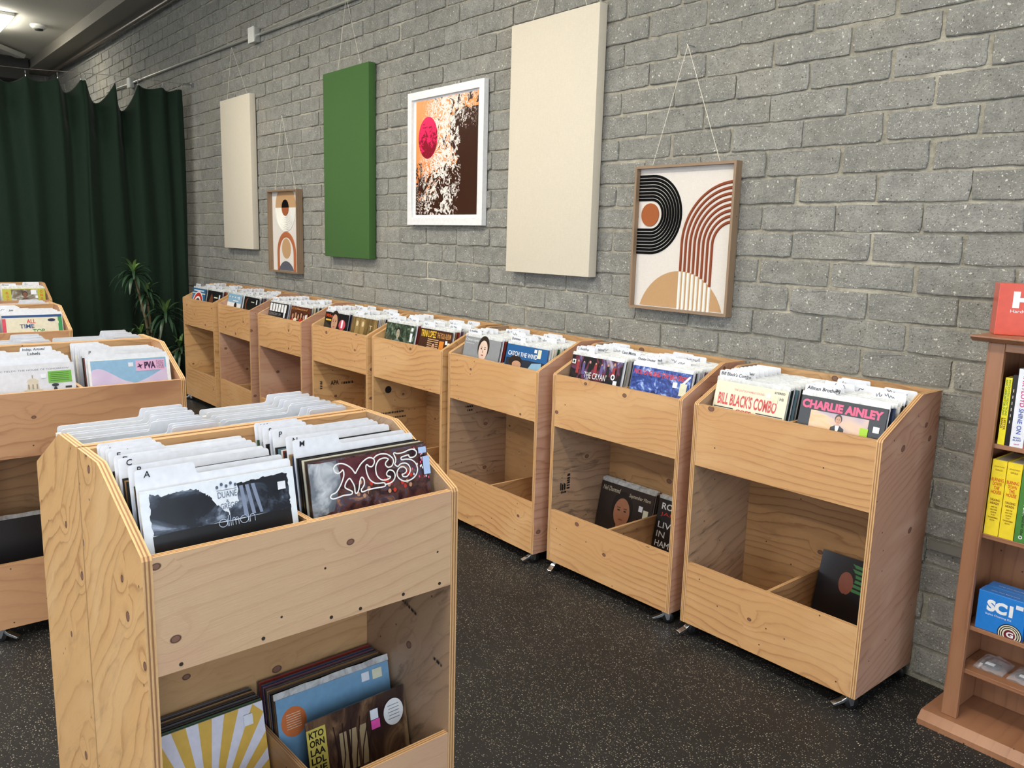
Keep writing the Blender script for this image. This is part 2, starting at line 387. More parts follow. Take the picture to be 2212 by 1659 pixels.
def mortar_mat():
    t = NT('sandy_mortar'); p = t.n('ShaderNodeNewGeometry').outputs['Position']
    a = t.noise(p, 30, 4, 0.7).outputs[0]
    c = t.mix(t.rng(a, 0.3, 0.7), lin((124, 120, 108)), lin((172, 167, 152)))
    c = t.mix(t.rng(t.noise(p, 3, 3).outputs[0], 0.5, 0.75, 0, 0.7), c, lin((206, 200, 182)))
    t.set(t.b.inputs['Base Color'], c); t.b.inputs['Roughness'].default_value = 0.95
    t.bump(t.noise(p, 55, 4, 0.7).outputs[0], 0.010, 0.9); return t.m
BLOCK, MORTAR = block_mat(), mortar_mat()
def block_wall(name, x0, x1, ztop, tr=lambda x, y, z: (x, y, z), detail=1):
    rr = random.Random(3); V = []; F = []; MI = []; tone = []
    def add(pts): 
        b = len(V); V.extend(tr(*q) for q in pts); return b
    b = add([(x0, 0, 0), (x1, 0, 0), (x1, 0, ztop), (x0, 0, ztop)]); F.append((b, b + 1, b + 2, b + 3)); MI.append(1); tone += [0.5] * 4
    CH, BW = 0.1008, 0.3062; Z0 = 1.431 - 14 * CH
    n = int(ztop / CH) + 2; seg = 6 if detail else 2
    for r in range(-1, n):
        za, zb = Z0 + r * CH, Z0 + (r + 1) * CH
        if zb > ztop + 0.05: break
        off = (-1.884 if (r - 15) % 2 == 0 else -1.729); k0 = int((x0 - off) / BW) - 1; k1 = int((x1 - off) / BW) + 2
        shift = rr.uniform(-0.012, 0.012)
        for k in range(k0, k1):
            xa = off + k * BW + shift + rr.uniform(-0.006, 0.006); xb = off + (k + 1) * BW + shift + rr.uniform(-0.006, 0.006)
            g = rr.uniform(0.0025, 0.0065)
            A, B_, C, D = max(xa + g, x0), min(xb - g, x1), max(za + g * rr.uniform(.5, 1.2), 0.0), min(zb - g * rr.uniform(.6, 1.6), ztop)
            if B_ - A < 0.02 or D - C < 0.02: continue
            if rr.random() < 0.03 and B_ - A > 0.28:  # a cut block
                cut = [(A, A + (B_ - A) * 0.42), (A + (B_ - A) * 0.42 + 0.01, B_)]
            else: cut = [(A, B_)]
            for a, bb in cut:
                dp = rr.uniform(0.004, 0.0115); tn = rr.random(); tilt = rr.uniform(-0.002, 0.002)
                ns = [max(2, int((bb - a) / 0.03)) if detail else 2, 4 if detail else 2]; outer = []
                for (px, pz, qx, qz, m_) in ((a, C, bb, C, ns[0]), (bb, C, bb, D, ns[1]), (bb, D, a, D, ns[0]), (a, D, a, C, ns[1])):
                    for i in range(m_): f = i / m_; outer.append((px + (qx - px) * f, pz + (qz - pz) * f, i == 0))
                cx, cz = (a + bb) / 2, (C + D) / 2; o1 = []; o2 = []; o3 = []
                for (x, z, corner) in outer:
                    j = 0.0022; e = rr.uniform(0.0, 0.0045) if corner else 0
                    sx = 1 if x < cx else -1; sz = 1 if z < cz else -1
                    x += sx * e * 0.8 + rr.uniform(-j, j); z += sz * e * 0.8 + rr.uniform(-j, j)
                    x = min(max(x, x0), x1); z = min(max(z, 0.0), ztop)
                    def ins(dv): return (x + (sx if abs(x - cx) > (bb - a) / 2 - 0.012 else 0) * dv, z + (sz if abs(z - cz) > (D - C) / 2 - 0.012 else 0) * dv)
                    o1.append((x, 0.002, z)); q = ins(0.0012); o2.append((q[0], -dp * 0.80, q[1]))
                    q = ins(0.0045); o3.append((q[0], -dp - tilt * sx + rr.uniform(-0.0006, 0.0006), q[1]))
                N = len(o1); b1, b2, b3 = add(o1), add(o2), add(o3); tone += [tn] * (3 * N)
                for i in range(N):
                    jn = (i + 1) % N
                    F.append((b1 + i, b1 + jn, b2 + jn, b2 + i)); F.append((b2 + i, b2 + jn, b3 + jn, b3 + i)); MI += [0, 0]
                F.append(tuple(range(b3, b3 + N))); MI.append(0)
    me = bpy.data.meshes.new(name); me.from_pydata(V, [], F); me.materials.append(BLOCK); me.materials.append(MORTAR)
    me.polygons.foreach_set('material_index', MI)
    at = me.attributes.new('tone', 'FLOAT', 'POINT'); at.data.foreach_set('value', tone)
    me.update(); o = bpy.data.objects.new(name, me); COL.objects.link(o); return struct(o)
block_wall('wall_back', X0, X1, CEIL)
block_wall('wall_left', Y0, 0.0, CEIL, lambda x, y, z: (X0 - y, x, z), 0)
PLAST = flat('off_white_plaster', (196, 192, 182), 0.9)
FRAMEM = flat('dark_window_frame', (52, 52, 54), 0.4)
b = MB(); b.box(X1, X1 + 0.15, Y0, 0.2, 0, 0.5, PLAST); b.box(X1, X1 + 0.15, Y0, 0.2, 3.2, CEIL, PLAST)
b.box(X1, X1 + 0.15, Y0, -7.0, 0.5, 3.2, PLAST); b.box(X1, X1 + 0.15, -0.4, 0.2, 0.5, 3.2, PLAST); struct(b.build('wall_right'))
b = MB()
for y in (-7.0, -5.35, -3.7, -2.05, -0.45): b.box(X1, X1 + 0.06, y, y + 0.05, 0.5, 3.2, FRAMEM)
b.box(X1, X1 + 0.06, -7, -0.4, 0.5, 0.55, FRAMEM); b.box(X1, X1 + 0.06, -7, -0.4, 3.15, 3.2, FRAMEM); struct(b.build('window_1'))
b = MB(); b.box(X0, X1, Y0 - 0.15, Y0, 0, 0.5, PLAST); b.box(X0, X1, Y0 - 0.15, Y0, 3.2, CEIL, PLAST)
b.box(X0, -7.8, Y0 - 0.15, Y0, 0.5, 3.2, PLAST); b.box(1.8, X1, Y0 - 0.15, Y0, 0.5, 3.2, PLAST); struct(b.build('wall_front'))
b = MB()
for x in (-7.8, -5.4, -3.0, -0.6, 1.75): b.box(x, x + 0.05, Y0 - 0.06, Y0, 0.5, 3.2, FRAMEM)
b.box(-7.8, 1.8, Y0 - 0.06, Y0, 0.5, 0.55, FRAMEM); b.box(-7.8, 1.8, Y0 - 0.06, Y0, 3.15, 3.2, FRAMEM); struct(b.build('window_2'))
# beams under the ceiling
BEAM = flat('grey_painted_beam', (142, 137, 126), 0.75)
b = MB(); b.box(X0, X1, -0.31, -0.012, 3.67, CEIL, BEAM); b.box(X0, X1, -0.335, -0.012, 3.655, 3.672, BEAM); struct(b.build('trim_1'))
b = MB(); b.box(X0 + 0.02, X0 + 0.45, Y0, -0.34, 3.50, CEIL, flat('dark_beam', (58, 56, 52), 0.8)); struct(b.build('trim_2'))
b = MB(); b.box(X0 + 0.02, X0 + 0.16, -0.52, -0.38, 0, 3.5, flat('post_grey', (96, 98, 96), 0.7)); struct(b.build('trim_3'))
b = MB(); b.box(-1.115, -0.945, -0.026, -0.004, 0.485, 0.515, flat('trim_grey', (112, 110, 103), 0.7)); struct(b.build('trim_4'))

# ------------------------------------------------------------------ record bins
TH = 0.018; DP, H1, H2, HP, HL, HB, D1 = 0.3903, 0.9024, 1.0236, 0.6733, 0.2922, 0.0525, 0.2509; W = 0.70
def caster(parent, x, y, ang, lever=True):
    M = Matrix.Translation((x, y, 0)) @ Matrix.Rotation(ang, 4, 'Z')
    def T(bm_, nm, par, **k):
        bm_.v = [tuple(M @ Vector(p)) for p in bm_.v]; return bm_.build(nm, par, **k)
    f = MB(); f.box(-0.020, 0.020, -0.02, 0.02, HB - 0.004, HB - 0.0002, CHROME)
    for sx in (-1, 1): f.slab([(-0.012, HB - 0.004), (0.014, HB - 0.004), (0.012, 0.016), (0.002, 0.014)], 0, sx * 0.0125 - 0.001, sx * 0.0125 + 0.001, CHROME, CHROME)
    c = T(f, 'caster', parent)
    wv = MB(); pts = [(-0.0105, 0.008, 0.0225), (0.0105, 0.008, 0.0225)]
    wv.tube([(-0.0105, 0.008, 0.0225), (-0.008, 0.008, 0.0225), (0.008, 0.008, 0.0225), (0.0105, 0.008, 0.0225)], [0.018, 0.0222, 0.0222, 0.018], BLACKR, 20)
    T(wv, 'wheel', c, smooth=True)
    if lever:
        l = MB(); l.slab([(-0.056, 0.020), (-0.052, 0.014), (-0.020, 0.024), (0.004, 0.044), (-0.008, 0.047), (-0.026, 0.033)], 0, -0.011, 0.011, CHROME, CHROME)
        T(l, 'brake_lever', c, bevel=0.0012)
BINS = {}
def make_bin(key, x, y, a, label, group, F=W_FRONT, S=W_SIDE, I=W_IN, G=W_IN, cast=True, sang=0.0, screws=False):
    r = empty('record_bin', (x, y, 0), a); tag(r, label, 'record bin', group)
    BINS[key] = (x, y, a, r)
    hw = W / 2; rad = 0.012
    prof = [(0, HB), (DP, HB), (DP, H2), (D1, H2), (D1 - 0.012, H2 - 0.004), (0.004, H1 + 0.004), (0, H1 - 0.004)]
    for sx in (-1, 1):
        m_ = MB(); x0 = sx * hw - (TH if sx > 0 else 0)
        face = S if key not in ('A',) else (W_AS if sx < 0 else W_GREY)
        m_.slab(prof, 0, x0, x0 + TH, face, EDGE, sang + (0.05 if sx > 0 else -0.04))
        # the inner face of the left side is rougher stock on some bins
        if G is not I and sx < 0:
            for i, mi in enumerate(m_.mi):
                if mi == 0 and all(abs(m_.v[k][0] - (x0 + TH)) < 1e-6 for k in m_.f[i]): m_.mi[i] = m_.mat(G)
        m_.build('side_panel', r, bevel=0.0)
    e = 0.0003; xi = hw - TH - e
    m_ = MB(); m_.slab([(-xi, HP), (xi, HP), (xi, H1), (-xi, H1)], 1, 0.001, TH, F, EDGE, 0.06 if key != 'A' else 0.1); m_.build('upper_front_panel', r)
    m_ = MB(); m_.slab([(-xi, HB), (xi, HB), (xi, HL), (-xi, HL)], 1, 0.001, TH, F, EDGE, -0.05); m_.build('lower_front_panel', r)
    m_ = MB(); m_.slab([(-xi, HB), (xi, HB), (xi, H2 - 0.001), (-xi, H2 - 0.001)], 1, DP - TH, DP - 0.001, I, EDGE, 0.03); m_.build('back_panel', r)
    for z in (HP, HB):
        m_ = MB(); m_.slab([(-xi, TH + e), (xi, TH + e), (xi, DP - TH - e), (-xi, DP - TH - e)], 2, z + 0.0005, z + (0.026 if z == HP else 0.012), I, EDGE, 0); m_.build('shelf', r)
    m_ = MB(); m_.slab([(TH + e, HP + 0.0265), (DP - TH - e, HP + 0.0265), (DP - TH - e, H1 - 0.012), (TH + e, H1 - 0.012)], 0, -0.006, 0.006, I, EDGE); m_.build('divider', r)
    m_ = MB(); m_.slab([(TH + e, HB + 0.0125), (DP - TH - e, HB + 0.0125), (DP - TH - e, HL), (TH + e, HL)], 0, -0.006, 0.006, I, EDGE); m_.build('divider', r)
    if screws:
        for sx, sz in ((-0.29, HP + .012), (-0.13, HP + .012), (0.02, HP + .012), (0.09, HP + .011), (0.2, HP + .013), (0.3, HP + .012)):
            q = MB(); q.tube([(sx, 0.0022, sz), (sx, 0.0003, sz)], 0.004, flat('dull_screw', (96, 88, 78), 0.4, 0.8), 10); q.build('screw', r)
    for sx in (-1, 1):
        for yy in (0.026, DP - 0.03):
            caster(r, sx * (hw - 0.032), yy, (R.uniform(-0.9, 0.9) if yy < .1 else -sx * PI / 2) if cast is True else cast)
    return r
wb = [(8, -1.48, -0.402, 0.0096), (7, -2.2387, -0.406, 0.0137), (6, -3.0135, -0.4245, -0.0129), (5, -3.7694, -0.4207, 0.0098), (4, -4.4936, -0.4415, 0.0056), (3, -5.3305, -0.4509, 0.0022), (2, -6.2319, -0.4174, -0.0297), (1, -6.9594, -0.439, 0.0153)]
blab = {8: 'plywood record bin by the wall, nearest the bookcase, with one dark record below',
 7: 'plywood record bin by the wall, second from the bookcase, dark portrait record below',
 6: 'plywood record bin by the wall, third from the bookcase, grey portrait cover in front',
 5: 'plywood record bin by the wall, fourth from the bookcase, leafy green cover in front',
 4: 'plywood record bin by the wall with black ink stamps inside its open lower half',
 3: 'plywood record bin by the wall, sixth from bookcase, white-barred cover in front',
 2: 'plywood record bin by the wall, pale blue cover, second from the plant',
 1: 'plywood record bin at far end of wall row, beside the potted plant'}
for k, x, y, a in wb:
    make_bin(k, x, y, a, blab[k], 'record bins along the block wall', G=W_GREY if k in (8, 7, 6) else W_IN,
             F=W_FRONT, S=W_SIDE if k in (8, 7, 6, 3, 2) else W_AS, sang=0.35 if k == 8 else 0.0)
def island(key, x, y, a, labf, labb, grp, F, S, back=True, **k):
    make_bin(key, x, y, a, labf, grp, F=F, S=S, **k)
    if back:
        d = 2 * DP + 0.010
        make_bin(key + 'r', x - math.sin(a) * d, y + math.cos(a) * d, a + PI, labb, grp, F=F, S=W_AS, sang=0.7 if key == 'A' else 0.0)
G_ISL = 'record bins standing in the middle of the shop'
island('A', -1.464, -2.0805, 1.599, 'nearest plywood record bin, pale pinkish front, with a sunburst record below', 'plywood record bin back to back with the nearest bin, seen from behind', G_ISL, W_A, W_AS, sang=-0.75, screws=True)
island('B', -3.2355, -2.1152, PI / 2, 'reddish plywood record bin at left edge with a pale blue cover in front', 'plywood record bin behind the reddish one, only its tab cards and top corner showing', G_ISL, W_B, W_B)
island('C', -5.1255, -2.1153, PI / 2, 'plywood record bin at far left with the cream cover in red and blue capitals', 'plywood record bin behind the cream cover one, only its curved top edge showing', G_ISL, W_B, W_B)
island('D', -7.36, -1.79, PI / 2, 'farthest plywood record bin at left, close in front of the green curtain', '', G_ISL, W_B, W_B, back=False)

def stamp(key, side, items):
    """ink stamps on the inner plywood: side 'L' inner face of left side panel, 'B' back panel, 'R' inner face of right side"""
    r = BINS[key][3]; art = Art(1, 1, 0.0, 0.0)
    for it in items:
        if it[0] == 't': art.text(*it[1:5], it[5], INK, bold=0.03, rot=it[6] if len(it) > 6 else 0)
        elif it[0] == 'd':
            _, u, v, n, h = it[:5]; rot = it[5] if len(it) > 5 else 0; q = random.Random(n + int(u * 100)); x = 0
            for i in range(n):
                wd = q.uniform(0.004, 0.012); art.poly([(u + math.cos(rot) * (x + du) - math.sin(rot) * dv, v + math.sin(rot) * (x + du) + math.cos(rot) * dv) for du, dv in ((0, 0), (wd, 0), (wd, h * q.uniform(.6, 1)), (0, h))], INK); x += wd + q.uniform(0.002, 0.006)
        elif it[0] == 'o': art.ell(it[1], it[2], it[3], it[3], INK if len(it) < 5 else it[4])
    o = MB(); o.v = art.a.v + art.t.v; n = len(art.a.v); o.f = list(art.a.f) + [tuple(i + n for i in f) for f in art.t.f]; o.mats = [INK]; o.mi = [0] * len(o.f); o.uv = art.a.uv + art.t.uv
    hw = W / 2 - TH
    o.v = [{'B': (x, DP - TH - 0.0005 + y, z), 'L': (-hw + 0.0005 - y, x, z), 'R': (hw - 0.0005 + y, DP - x, z)}[side] for x, y, z in o.v]
    o.build('ink_stamp', r)
stamp(4, 'L', [('t', 'APA', 0.12, 0.50, 0.06, 0.03), ('d', 0.20, 0.50, 8, 0.018), ('d', 0.06, 0.48, 5, 0.018, PI / 2)])
stamp(5, 'L', [('o', 0.10, 0.585, 0.022), ('d', 0.05, 0.44, 14, 0.012), ('d', 0.05, 0.41, 15, 0.01)])
stamp(7, 'L', [('d', 0.11, 0.37, 6, 0.02, PI / 2), ('d', 0.05, 0.37, 3, 0.035), ('d', 0.055, 0.355, 3, 0.01)])
stamp(6, 'L', [('d', 0.10, 0.61, 4, 0.01), ('d', 0.11, 0.59, 3, 0.01)])
stamp('A', 'R', [('d', 0.05, 0.615, 4, 0.018, -0.1), ('d', 0.04, 0.60, 18, 0.009, -0.25), ('d', 0.33, 0.46, 3, 0.008, -0.2)])

# ------------------------------------------------------------------ records and divider cards
CX = 0.169
KU = 0.93   # sheet size in the upper boxes
def KS(key): return 0.965 if str(key) == 'A' else KU
def place(o, key, x, y, z, lean, rz=0.0, roll=0.0, k=1.0):
    bx, by, ba, _ = BINS[key]
    o.matrix_world = Matrix.Translation((bx, by, 0)) @ Matrix.Rotation(ba, 4, 'Z') @ Matrix.Translation((x, y, z)) @ Matrix.Rotation(rz, 4, 'Z') @ Matrix.Rotation(-lean, 4, 'X') @ Matrix.Rotation(roll, 4, 'Y') @ Matrix.Diagonal((k, 1, k, 1))
    return o
JC = [(232, 230, 222), (30, 30, 34), (206, 196, 170), (70, 58, 50), (134, 50, 44), (54, 68, 98), (214, 214, 218), (52, 84, 58), (150, 116, 76), (92, 92, 100), (24, 24, 26), (120, 80, 96), (222, 216, 196), (90, 118, 132), (186, 182, 176), (44, 40, 60)]
PROTO = {}
def jacket(ci, t):
    k = (ci, t)
    if k not in PROTO:
        mt = flat('card_jacket_%s' % ci if isinstance(ci, str) else 'card_jacket_colour_%d' % (ci + 1), JC[ci], 0.35, coat=0.3) if not isinstance(ci, str) else MATS[ci]
        b = MB(); b.box(-0.1575, 0.1575, 0, t, 0, 0.315, mt); o = b.build('record'); PROTO[k] = o.data; bpy.data.objects.remove(o)
    return PROTO[k]
def sleeve(t):
    k = ('s', t)
    if k not in PROTO:
        b = MB(); n = 8
        for i in range(n):  # slightly wavy open lip above the jacket
            xa, xb = -0.160 + 0.32 * i / n, -0.160 + 0.32 * (i + 1) / n; wa, wb_ = math.sin(i * 1.9) * 0.0006, math.sin((i + 1) * 1.9) * 0.0006
            ha, hb = 0.331 + math.sin(i * 2.3 + t * 900) * 0.0012, 0.331 + math.sin((i + 1) * 2.3 + t * 900) * 0.0012
            b.face([(xa, 0.0002 + wa, 0.3152), (xb, 0.0002 + wb_, 0.3152), (xb, t / 2 + wb_, hb), (xa, t / 2 + wa, ha)], SLEEVE)
            b.face([(xb, t - 0.0002 + wb_, 0.3152), (xa, t - 0.0002 + wa, 0.3152), (xa, t / 2 + 0.0008 + wa, ha), (xb, t / 2 + 0.0008 + wb_, hb)], SLEEVE)
        o = b.build('plastic_sleeve'); PROTO[k] = o.data; bpy.data.objects.remove(o)
    return PROTO[k]
def add_obj(name, me, parent=None):
    o = bpy.data.objects.new(name, me); COL.objects.link(o)
    if parent: o.parent = parent
    return o
def record(label, group=None, ci=0, t=0.004, slv=True):
    o = add_obj('record', jacket(ci, t)); tag(o, label, 'record', group)
    if slv: add_obj('plastic_sleeve', sleeve(t), o)
    return o
def card_mesh(tx, tw, th=0.024, body=0.330):
    k = ('c', tx, tw, body)
    if k not in PROTO:
        t = 0.0012; w_ = 0.318; x0, x1 = -w_ / 2, w_ / 2; a, b_ = x0 + tx, x0 + tx + tw; top = body + th; rr = 0.007
        def arc(cx, cz, r, a0, a1, n=4): return [(cx + r * math.cos(a0 + (a1 - a0) * i / n), cz + r * math.sin(a0 + (a1 - a0) * i / n)) for i in range(n + 1)]
        pr = [(x0, 0), (x1, 0)]
        if b_ < x1 - 0.02:
            pr += arc(x1 - rr, body - rr, rr, 0, PI / 2) + arc(b_ + 0.008, body + 0.006, 0.006, -PI / 2, -PI, 3) + arc(b_ - rr, top - rr, rr, 0, PI / 2)
        else: pr += arc(x1 - rr, top - rr, rr, 0, PI / 2)
        if a > x0 + 0.02: pr += arc(a + rr, top - rr, rr, PI / 2, PI) + arc(a - 0.008, body + 0.006, 0.006, 0, -PI / 2, 3) + arc(x0 + rr, body - rr, rr, PI / 2, PI)
        else: pr += arc(x0 + rr, top - rr, rr, PI / 2, PI)
        m_ = MB(); m_.slab(pr, 1, 0, t, CARD, CARD); o = m_.build('divider_card'); PROTO[k] = o.data; bpy.data.objects.remove(o)
    return PROTO[k]
def scribble(seed):
    k = ('w', seed)
    if k not in PROTO:
        q = random.Random(seed); A = Art(0.1, 0.02, -0.0002, 0.0); x = 0.0
        for wd in range(q.choice((1, 2, 2))):
            pts = []; n = q.randint(7, 12); x += 0.05
            for i in range(n): pts.append((x + i * 0.035, q.choice((0.15, 0.5, 0.85 if i % 3 == 0 else 0.45)) + q.uniform(-.1, .1)))
            A.ribbon(pts, 0.0022, INK); x = pts[-1][0] + 0.04
            if x > 0.75: break
        o = A.t.build('handwriting', merge=False); PROTO[k] = o.data; bpy.data.objects.remove(o)
    return PROTO[k]
def hand(txt, h=0.011, bold=0.006, lines=None):
    k = ('h', txt, h, bold)
    if k not in PROTO:
        A = Art(1, 1, -0.0002, 0.0); ls = txt.split('\n')
        for i, s_ in enumerate(ls): A.text(s_, 0.004 * (i * 4), -i * h * 1.25, None, h, INK, bold=bold, shear=0.12)
        o = A.t.build('handwriting', merge=False); PROTO[k] = o.data; bpy.data.objects.remove(o)
    return PROTO[k]
def card(label, group=None, tx=0.0, tw=0.115, txt=None, seed=None, th_=0.0135, body=0.330, big=False):
    o = add_obj('divider_card', card_mesh(tx, tw, body=body)); tag(o, label, 'divider card', group)
    if txt:
        hh = 0.0125 if big else th_
        c = add_obj('handwriting', hand(txt, hh, 0.012), o); c.location = (-0.159 + tx + (0.016 if big else 0.008), -0.0004, body + 0.024 - hh - (0.004 if big else 0.005))
    elif seed is not None:
        c = add_obj('handwriting', scribble(seed), o); c.location = (-0.159 + tx + 0.008, -0.0004, body + 0.0)
    return o

ZU, ZL = HP + 0.0280, HB + 0.0137
def column(key, side, y0, y1, seq, where, lean=0.21, z=None, rz=0.0, jit=0.0):
    """seq: list of ('r', colour or None) / ('c', text or None, tx) / object, laid from front to back"""
    n = len(seq); out = []
    z = ZU if z is None else z
    pitch = (y1 - y0) / max(1, n - 1)
    seeds = 0
    for i, it in enumerate(seq):
        y = y0 + pitch * i; x = side * CX + (R.uniform(-0.002, 0.002) if str(key) == 'A' else R.uniform(-0.006, 0.006) + (0.004 if side > 0 else -0.004))
        if isinstance(it, bpy.types.Object): place(it, key, x, y, z, lean, rz, k=KS(key)); continue
        if it[0] == 'r':
            t = R.choice((0.003, 0.004, 0.006)) if pitch > 0.0085 else 0.004
            t = min(t, pitch * 0.85)
            t = [q for q in (0.006, 0.004, 0.003) if q <= t + 1e-9][0] if t >= 0.003 else 0.003
            ci = it[1] if it[1] is not None else R.randrange(len(JC))
            o = record('record filed edge-on, ' + where, 'records filed edge-on, ' + where, ci, t, str(key) not in ('A', 'Ar', 'B', 'Br', 'C', 'Cr'))
            place(o, key, x, y, z + R.uniform(0, 0.002), lean, rz, k=KS(key))
        else:
            tx = it[2] if len(it) > 2 else 0.0; lab = it[3] if len(it) > 3 else None
            if lab: o = card(lab, None, tx, txt=it[1], big=len(it) > 4)
            elif it[1]: o = card('divider card with a handwritten tab, ' + where, 'written tab cards, ' + where, tx, txt=it[1])
            else: o = card('divider card with a scribbled tab, ' + where, 'scribbled tab cards, ' + where, tx, seed=(hash_(key, side) + i) % 9)
            place(o, key, x, y, z, lean, rz, k=KS(key))
def hash_(k, s): return sum(ord(c) for c in str(k)) + (3 if s > 0 else 0)

def hero(label, ci=1, t=0.004, slv=True): return record(label, None, ci, t, slv)
def C(name, rgb, **k): return flat(name, rgb, k.pop('rough', 0.3), coat=k.pop('coat', 0.4), **k)
BK = C('print_black', (24, 24, 27)); WH = C('print_white', (236, 238, 240)); CRM = C('print_cream', (228, 220, 196))
RED = C('print_red', (196, 52, 42)); BLU = C('print_blue', (36, 92, 150)); YEL = C('print_yellow', (228, 190, 70)); PNK = C('print_pink', (232, 84, 128))
SKIN = C('print_skin', (196, 150, 122)); HAIR = C('print_hair', (44, 32, 28)); LBL = C('print_light_blue', (136, 178, 208)); GRN = C('print_green', (110, 176, 52))

def portrait(A, u, v, s, skin=SKIN, hair=HAIR, shirt=BK, long=False):
    k = A.vs * s
    A.poly([(u - 1.3 * s, v - 2.3 * k), (u - 1.2 * s, v - 1.35 * k), (u - 0.35 * s, v - 0.85 * k), (u + 0.35 * s, v - 0.85 * k), (u + 1.2 * s, v - 1.35 * k), (u + 1.3 * s, v - 2.3 * k)], shirt)
    A.ell(u, v + 0.20 * k, 0.66 * s, 0.82 * k, hair)
    if long: A.poly([(u - .7 * s, v + .2 * k), (u - .8 * s, v - 1.1 * k), (u + .8 * s, v - 1.1 * k), (u + .7 * s, v + .2 * k)], hair)
    A.poly([(u - .2 * s, v - 1.0 * k), (u + .2 * s, v - 1.0 * k), (u + .24 * s, v - .4 * k), (u - .24 * s, v - .4 * k)], skin)
    A.ell(u, v, 0.5 * s, 0.70 * k, skin)
    dk = C('print_dark_brown', (70, 48, 40))
    for q in (-1, 1):
        A.ell(u + q * .2 * s, v + .1 * k, .09 * s, .045 * k, dk, 10); A.rect(u + q * .2 * s - .11 * s, v + .20 * k, u + q * .2 * s + .11 * s, v + .24 * k, dk)
    A.poly([(u - .03 * s, v + .1 * k), (u + .08 * s, v - .16 * k), (u - .06 * s, v - .16 * k)], C('print_nose_shade', (170, 124, 100)))
    A.ell(u, v - .34 * k, .15 * s, .045 * k, C('print_lips', (160, 78, 70)), 12)

def spl(pts, n=6):
    out = []; P = [Vector(p) for p in pts]; P = [P[0]] + P + [P[-1]]
    for i in range(1, len(P) - 2):
        for k in range(n):
            t = k / n; a, b_, c_, d_ = P[i - 1], P[i], P[i + 1], P[i + 2]
            out.append(tuple(0.5 * ((2 * b_) + (c_ - a) * t + (2 * a - 5 * b_ + 4 * c_ - d_) * t * t + (3 * b_ - a - 3 * c_ + d_) * t ** 3)))
    out.append(tuple(P[-2])); return out
class Band(Art):
    """only the strip of a cover that shows above the bin front: v 0..1 spans its upper third"""
    vs = 3.03; vmin = -2.03
    def Z(s, v): return (0.67 + 0.33 * v) * s.h
def cover(o): return Art(0.315, 0.315, -0.0003)
def band(o, bg=None):
    A_ = Band(0.315, 0.315, -0.0003)
    if bg: A_.poly([(0, -2.03), (1, -2.03), (1, 1), (0, 1)], bg)
    return A_
# ---- wall bin 8
r8l = hero('cream record cover with tall condensed red lettering, front of the bin nearest the bookcase', 2); A = band(r8l, CRM)
A.text("BILL BLACK'S COMBO", 0.06, 0.12, 0.82, 0.46, RED, bold=0.03)
A.text('THE UNTOUCHABLE SOUND', 0.27, 0.70, 0.42, 0.075, RED); A.text('STEREO', 0.82, 0.84, 0.14, 0.08, BK, bold=.03); A.text('Hi', 0.90, 0.62, 0.05, 0.11, BK, bold=.02)
A.text('GOES', 0.34, -0.12, 0.22, 0.15, RED, bold=.04); A.rect(0.02, 0.0, 0.30, 0.035, BK); A.rect(0.62, 0.0, 0.98, 0.035, BK)
A.sticker(0.72, 0.64, 0.06, 0.15); A.sticker(0.81, 0.50, 0.07, 0.25, CREAMS); A.finish(r8l)
sunset = printmat('print_hazy_sunset', [(0.2, (210, 150, 90)), (0.45, (226, 190, 150)), (0.6, (170, 160, 180)), (0.8, (120, 120, 160))], 5, 2, (1, 1, 2.5))
r8r = hero('black record cover with fat pink capitals and a sunset photo, nearest wall bin', 10); A = band(r8r, BK)
A.text('CHARLIE AINLEY', 0.02, 0.58, 0.94, 0.30, PNK, bold=0.05); A.rect(0.14, -1.2, 0.82, 0.54, sunset)
portrait(A, 0.48, 0.34, 0.065, hair=HAIR, shirt=BK); A.poly([(0.455, 0.16), (0.505, 0.16), (0.49, -0.1), (0.47, -0.1)], WH)
A.sticker(0.74, -0.02, 0.09, 0.26, flat('lime_sticker', (168, 214, 60), 0.4)); A.sticker(0.88, 0.16, 0.07, 0.2); A.finish(r8r)
# ---- wall bin 7
stage = printmat('print_stage_figures', [(0.3, (18, 18, 22)), (0.48, (28, 26, 32)), (0.54, (110, 50, 60)), (0.6, (70, 60, 110)), (0.72, (190, 180, 190))], 15, 3, (1, 1, 0.6))
r7l = hero('dark record cover with small red and violet figures and thin white capitals', 10); A = band(r7l, stage)
q = random.Random(4)
for i in range(7): u = .14 + i * .12; A.ell(u, .80 + q.uniform(-.1, .06), .018, .07, SKIN, 10); A.poly([(u - .03, .2), (u + .03, .2), (u + .025, .72), (u - .025, .72)], [C('print_dull_red', (150, 52, 56)), C('print_violet', (96, 84, 140)), BK][i % 3])
A.rect(0.02, 0.60, 0.09, 0.80, WH); A.ell(0.055, 0.70, 0.02, 0.07, BK, 12)
A.text("THE CRYAN'", 0.30, 0.06, 0.44, 0.28, WH); A.ell(.86, .3, .04, .13, WH, 14); A.ell(.86, .3, .02, .07, BK, 14); A.sticker(0.88, -0.04, 0.07, 0.2); A.finish(r7l)
blueice = printmat('print_blue_turbulence', [(0.32, (22, 30, 80)), (0.46, (44, 66, 140)), (0.56, (70, 100, 180)), (0.64, (170, 190, 230))], 20, 6, (1, 1, 1), 2.0)
r7r = hero('deep blue swirling record cover with a red title line, second wall bin', 5); A = band(r7r, blueice)
A.text('NICK CAVE AND THE BAD SEEDS', 0.03, 0.66, 0.92, 0.20, RED, bold=.03)
A.poly([(0.86, 0.56), (0.97, 0.92), (0.99, 0.86), (0.90, 0.54)], WH); A.sticker(0.72, 0.36, 0.07, 0.22); A.sticker(0.84, 0.08, 0.11, 0.5, CREAMS); A.finish(r7r)
